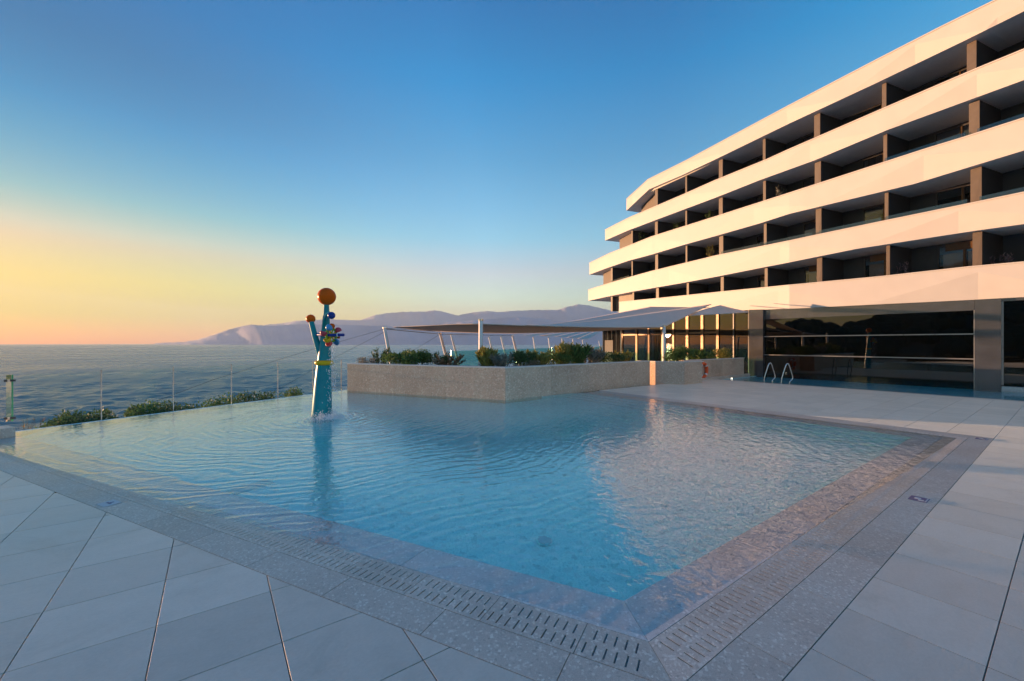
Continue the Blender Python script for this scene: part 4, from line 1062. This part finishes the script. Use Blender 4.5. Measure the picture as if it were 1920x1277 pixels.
for (x, y, lb, kind_) in ((204, 944, 'pale square marker plate on the left pool border', 0), (1723, 936, 'blue marker plate with white pictogram on the right pool border', 1), (1841, 823, 'small blue marker plate at the far right pool corner', 1)):
    p = G(x, y, .0); root = empty('marker_plate', lb, 'marker plate', 'depth marker plates'); s_ = .15; ang = R(117.8) if kind_ == 0 else 0
    e1, e2 = V(math.cos(ang), math.sin(ang), 0), V(-math.sin(ang), math.cos(ang), 0)
    def rc(nm, mat, a0, a1, b0_, b1, z_):
        mb = MB(); mb.prism([((p + e1 * a + e2 * b).x, (p + e1 * a + e2 * b).y) for a, b in ((a0, b0_), (a1, b0_), (a1, b1), (a0, b1))], .0 if z_ < .005 else .0015, z_); return mb.build(nm, mat, root)
    rc('plate', M['plate_blue'] if kind_ else M['plate_white'], -.11, .11, -.09, .09, .004)
    if kind_:
        rc('pictogram', M['plate_white'], -.02, .055, -.015, .045, .0065); rc('pictogram', M['plate_white'], -.075, -.02, -.055, .0, .0066); rc('pictogram', M['plate_white'], -.095, .095, -.082, -.068, .0064)
    else:
        rc('pictogram', M['plate_blue'], -.05, .05, -.012, .012, .0065); rc('pictogram', M['plate_blue'], -.012, .012, -.05, -.013, .0064)
em, et, eo = new_mat('lamp_lens'); ee = N(et, 'Emission', Strength=2.0); ee.inputs[0].default_value = (1, .9, .72, 1); et.links.new(ee.outputs[0], eo.inputs[0])
sl = P(1372, 710.5, 24.6); disc('deck_spotlight', 'tiny lit spotlight at the edge of the lap pool below the wall', 'spotlight', V(sl.x, sl.y, -.002), .045, .03, em, 16, M['steel'])

# ------------------------------------------------------------------ plants
def shrub(label, c, rx, ry, h_, mat, n_, size, seed, style='bush', cat='shrub', group=None, name='shrub', mat2=None):
    rnd = random.Random(seed); root = empty(name, label, cat, group); c = V(*c)
    st = MB(); lf = MB(); lobes = [(V(rnd.uniform(-.6, .6) * rx, rnd.uniform(-.6, .6) * ry, rnd.uniform(.35, .72) * h_), rnd.uniform(.35, .6)) for _ in range(9)]
    nst = 10 if style == 'bush' else 26
    for i in range(nst):
        if style == 'bush': tip = lobes[i % 9][0] * 1.05
        else: tip = V(rnd.uniform(-1, 1) * rx, rnd.uniform(-1, 1) * ry, h_ * rnd.uniform(.6, 1.08))
        b_ = V(tip.x * .35, tip.y * .35, 0); mid = b_.lerp(tip, .55) + V(rnd.uniform(-.05, .05), rnd.uniform(-.05, .05), .05 * h_)
        st.tube([c + b_, c + mid, c + tip], [.012, .008, .003] if style == 'bush' else [.006, .004, .002], 4)
        if style == 'grass':
            for k in range(int(n_ / nst)):
                t_ = rnd.random() ** .6; p = c + (b_.lerp(mid, t_ * 2) if t_ < .5 else mid.lerp(tip, t_ * 2 - 1))
                d = V(rnd.uniform(-.8, .8), rnd.uniform(-.8, .8), rnd.uniform(.3, 1.4)).normalized(); s_ = size * rnd.uniform(.6, 1.5)
                w = d.cross(V(rnd.uniform(-1, 1), rnd.uniform(-1, 1), .2)).normalized() * s_ * .13
                lf.quad(p - w, p + w, p + d * s_ + w * .3, p + d * s_ - w * .3)
    if style == 'bush':
        for i in range(n_):
            lc_, lr = rnd.choice(lobes); d = V(rnd.gauss(0, 1), rnd.gauss(0, 1), rnd.gauss(0, 1)).normalized(); rr = rnd.random() ** .4 * rnd.uniform(.85, 1.15)
            p = lc_ + V(d.x * rx * lr, d.y * ry * lr, d.z * h_ * lr * .55) * rr
            if p.z < 0: p.z = -p.z * .3
            a = (d + V(rnd.uniform(-.7, .7), rnd.uniform(-.7, .7), rnd.uniform(-.2, .9))).normalized(); s_ = size * rnd.uniform(.6, 1.35)
            w = a.cross(V(rnd.uniform(-1, 1), rnd.uniform(-1, 1), rnd.uniform(-1, 1))).normalized() * s_ * .3; p = c + p
            lf.add([p, p + a * s_ * .5 + w, p + a * s_, p + a * s_ * .5 - w], [(0, 1, 2, 3)])
    st.build('stems', M['bark'], root, clean=False); lf.build('foliage', M[mat], root, clean=False)
    return root
def planted(x0, x1, ytop, D, z0):
    a, b = P(x0, ytop, D), P(x1, ytop, D); m_ = (a + b) / 2; return V(m_.x, m_.y, z0), (b - a).length / 2, a.z - z0
def wall_depth(x):
    r_ = (x - CX) / FPX; d = V(r_ * C36 + S36, -r_ * S36 + C36, 0); best = 99
    for a, b in ((PL, PK), (PK, PE), (Q[1], Q[2]), (Q[2], Q[3]), (Q[4], Q[5])):
        ex, ey = b[0] - a[0], b[1] - a[1]; den = d.x * ey - d.y * ex
        if abs(den) < 1e-9: continue
        t_ = (a[0] * ey - a[1] * ex) / den; u = ((t_ * d.x - a[0]) * ex + (t_ * d.y - a[1]) * ey) / (ex * ex + ey * ey)
        if -.01 <= u <= 1.01 and t_ > 0: best = min(best, t_)
    return best
PLANTS = [(672, 705, 671, 18.6, 'leaf_silver', 'bush', 'low silvery pink ground shrub at the left corner of the planter', .05, 500),
          (700, 732, 655, 18.8, 'leaf_dark', 'grass', 'thin dark upright shrub at the foot of the first leaning mast', .10, 220),
          (722, 778, 663, 17.6, 'leaf_green', 'bush', 'left half of the round green bushes near the first leaning mast', .055, 2400),
          (764, 818, 658, 17.3, 'leaf_green', 'bush', 'rounded bright green bush left of the gap in the planting', .055, 2600),
          (815, 862, 668, 16.8, 'leaf_dry', 'grass', 'reddish brown low shrub left of the upright mast', .09, 420),
          (818, 842, 660, 17.2, 'leaf_dark', 'grass', 'small dark sprig standing in the reddish shrub', .10, 120),
          (903, 932, 659, 15.9, 'leaf_yellow', 'grass', 'yellow green feathery bush just right of the upright mast', .14, 900),
          (928, 958, 666, 15.5, 'leaf_silver', 'grass', 'pale silvery shrub behind the planter corner', .10, 420),
          (955, 1000, 660, 16.0, 'leaf_dark', 'bush', 'dark green mound right of the planter corner', .05, 2200),
          (996, 1024, 661, 16.7, 'leaf_yellow', 'grass', 'olive yellow feathery shrub beside the dark green mound', .12, 500),
          (1018, 1068, 661, 17.0, 'leaf_green', 'bush', 'broad green mound in the middle of the right planter arm', .05, 2200),
          (1042, 1072, 651, 18.4, 'leaf_yellow', 'grass', 'tall golden grass tuft above the planter middle', .18, 420),
          (1066, 1098, 653, 18.2, 'leaf_green', 'grass', 'tall green grass clump right of the golden tuft', .18, 800),
          (1090, 1124, 658, 18.4, 'leaf_silver', 'grass', 'grey green grass clump before the white board', .14, 600),
          (1115, 1164, 663, 18.6, 'leaf_dark', 'bush', 'dark green mound near the right end of the long planter', .05, 2000),
          (1150, 1182, 661, 19.5, 'leaf_yellow', 'grass', 'loose yellowish shrub at the right end of the long planter', .11, 320),
          (985, 1010, 676, 15.6, 'leaf_silver', 'bush', 'low blue grey ground cover at the planter rim right of the corner', .045, 500),
          (1245, 1292, 655, 21.3, 'leaf_green', 'bush', 'dense green bush beside the low white mast', .06, 2400),
          (1290, 1326, 659, 21.8, 'leaf_green', 'grass', 'feathery green shrub below the bronze door posts', .14, 900),
          (1322, 1345, 664, 23.5, 'leaf_dark', 'bush', 'small dark shrub between the two door side bushes', .05, 700),
          (1342, 1374, 656, 25.0, 'leaf_yellow', 'bush', 'yellow green bush at the right end of the far planter', .06, 1300)]
for i, (x0, x1, yt, D, mt, sty, lb, sz, n_) in enumerate(PLANTS):
    z0 = 1.0; D = max(D, max(wall_depth(x0 + 2), wall_depth(x1 - 2)) + .75); c, r_, h_ = planted(x0, x1, yt, D, z0)
    shrub(lb, c, r_ * 1.3, min(.7, r_ * 1.1), max(h_, .25) * (1.2 if sty == 'bush' else 1.0), mt, int(n_ * (1.8 if sty == 'bush' else 2.6)), sz * 1.2, 40 + i, sty, group='shrubs in the planters')
SEA_SH = [(58, 96, 787, 'leaf_dry', 'grass', 'sparse dry twigs beyond the pool edge near the kerb', 60), (120, 188, 771, 'leaf_dark', 'bush', 'shrub left of the first glass post beyond the pool edge', 2200),
          (186, 232, 767, 'leaf_dark', 'bush', 'shrub touching the first glass post on its right', 1600), (262, 330, 753, 'leaf_green', 'bush', 'round shrub ending at the second glass post', 2400),
          (328, 412, 749, 'leaf_dark', 'bush', 'long shrub just right of the second glass post', 2600), (410, 470, 741, 'leaf_green', 'bush', 'shrub at the third glass post', 1900),
          (465, 550, 736, 'leaf_dark', 'bush', 'shrub at the fourth glass post', 2200), (555, 592, 722, 'leaf_green', 'bush', 'small shrub left of the teal water toy', 1300),
          (618, 655, 728, 'leaf_dark', 'bush', 'small shrub between the water toy and the planter', 1000)]
for i, (x0, x1, yt, mt, sty, lb, n_) in enumerate(SEA_SH):
    xm = (x0 + x1) / 2; r0 = fence_at(xm); c = r0 + fn * .9; D = c.x * S36 + c.y * C36
    a, b = P(x0, yt, D), P(x1, yt, D); rad = (b - a).length / 2
    shrub(lb, V(c.x, c.y, -1.1), rad * 1.1, .75, (a.z + 1.1) * 1.02, mt, n_ * (1 if sty != 'bush' else 2), .075, 90 + i, sty, group='shrubs beyond the overflow edge')
BAL = [(1, 1835, 1875, 482, 'leaf_pink', 'pink flowering plant behind the lowest band at the far right'), (1, 1872, 1900, 476, 'leaf_pink', 'taller pink flowering plant behind the lowest band at the far right'),
       (1, 1668, 1722, 494, 'leaf_pink', 'spiky rose grey grass behind the lowest band right of a divider'), (1, 1534, 1548, 521, 'leaf_pink', 'small pink flower behind the lowest band in the middle'),
       (1, 1284, 1330, 533, 'leaf_dry', 'golden dry grass behind the lowest band above the grey sail'), (1, 1232, 1262, 540, 'leaf_dry', 'dry seed heads behind the lowest band left of the golden grass'), (1, 1186, 1216, 546, 'leaf_silver', 'dry pale stalks behind the lowest band near its left end'),
       (2, 1323, 1340, 458, 'leaf_yellow', 'upright yellow green grass behind the second band'), (2, 1228, 1258, 486, 'leaf_green', 'low green plants behind the second band on the left'), (2, 1346, 1368, 463, 'leaf_dry', 'small dry grass right of the yellow green one behind the second band'),
       (3, 1350, 1382, 388, 'leaf_dry', 'dry tuft behind the third band left of the middle'), (3, 1452, 1476, 354, 'leaf_silver', 'thin dry stalks behind the third band in the middle'), (3, 1192, 1216, 437, 'leaf_green', 'green plant behind the third band near its left end'), (3, 1322, 1338, 397, 'leaf_green', 'leafy plant behind the third band beside a divider'), (3, 1260, 1277, 418, 'leaf_green', 'leafy plant behind the third band, second bay from its left end')]
for i, (k, x0, x1, yt, mt, lb) in enumerate(BAL):
    xm = (x0 + x1) / 2; D = max(Dk(k, x0), Dk(k, xm)) + .75 / ((xm - CX) / FPX * .925 + .38)
    a, b = P(x0, yt, D), P(x1, yt, D); z0 = ptT(k, xm).z - .45; m_ = (a + b) / 2
    rt = shrub(lb, V(m_.x, m_.y, z0), (b - a).length / 2, .2, a.z - z0, mt, 260 if x1 - x0 > 20 else 150, .12, 130 + i, 'grass', cat='balcony plant', group='plants on the balconies', name='balcony_plant')

# ------------------------------------------------------------------ air
hm, ht, ho = new_mat('haze_air'); hv = N(ht, 'VolumePrincipled', Density=1.4e-4); hv.inputs['Color'].default_value = (.66, .82, 1, 1); hv.inputs['Anisotropy'].default_value = .12
ht.links.new(hv.outputs[0], ho.inputs['Volume'])
mb = MB(); mb.prism([(x * C36 + y * S36, -x * S36 + y * C36) for x, y in ((-4450, -1550), (4450, -1550), (4450, 6000), (-4450, 6000))], SEA_Z - 2, 480)
mb.build('haze', hm, kind='stuff', clean=False)
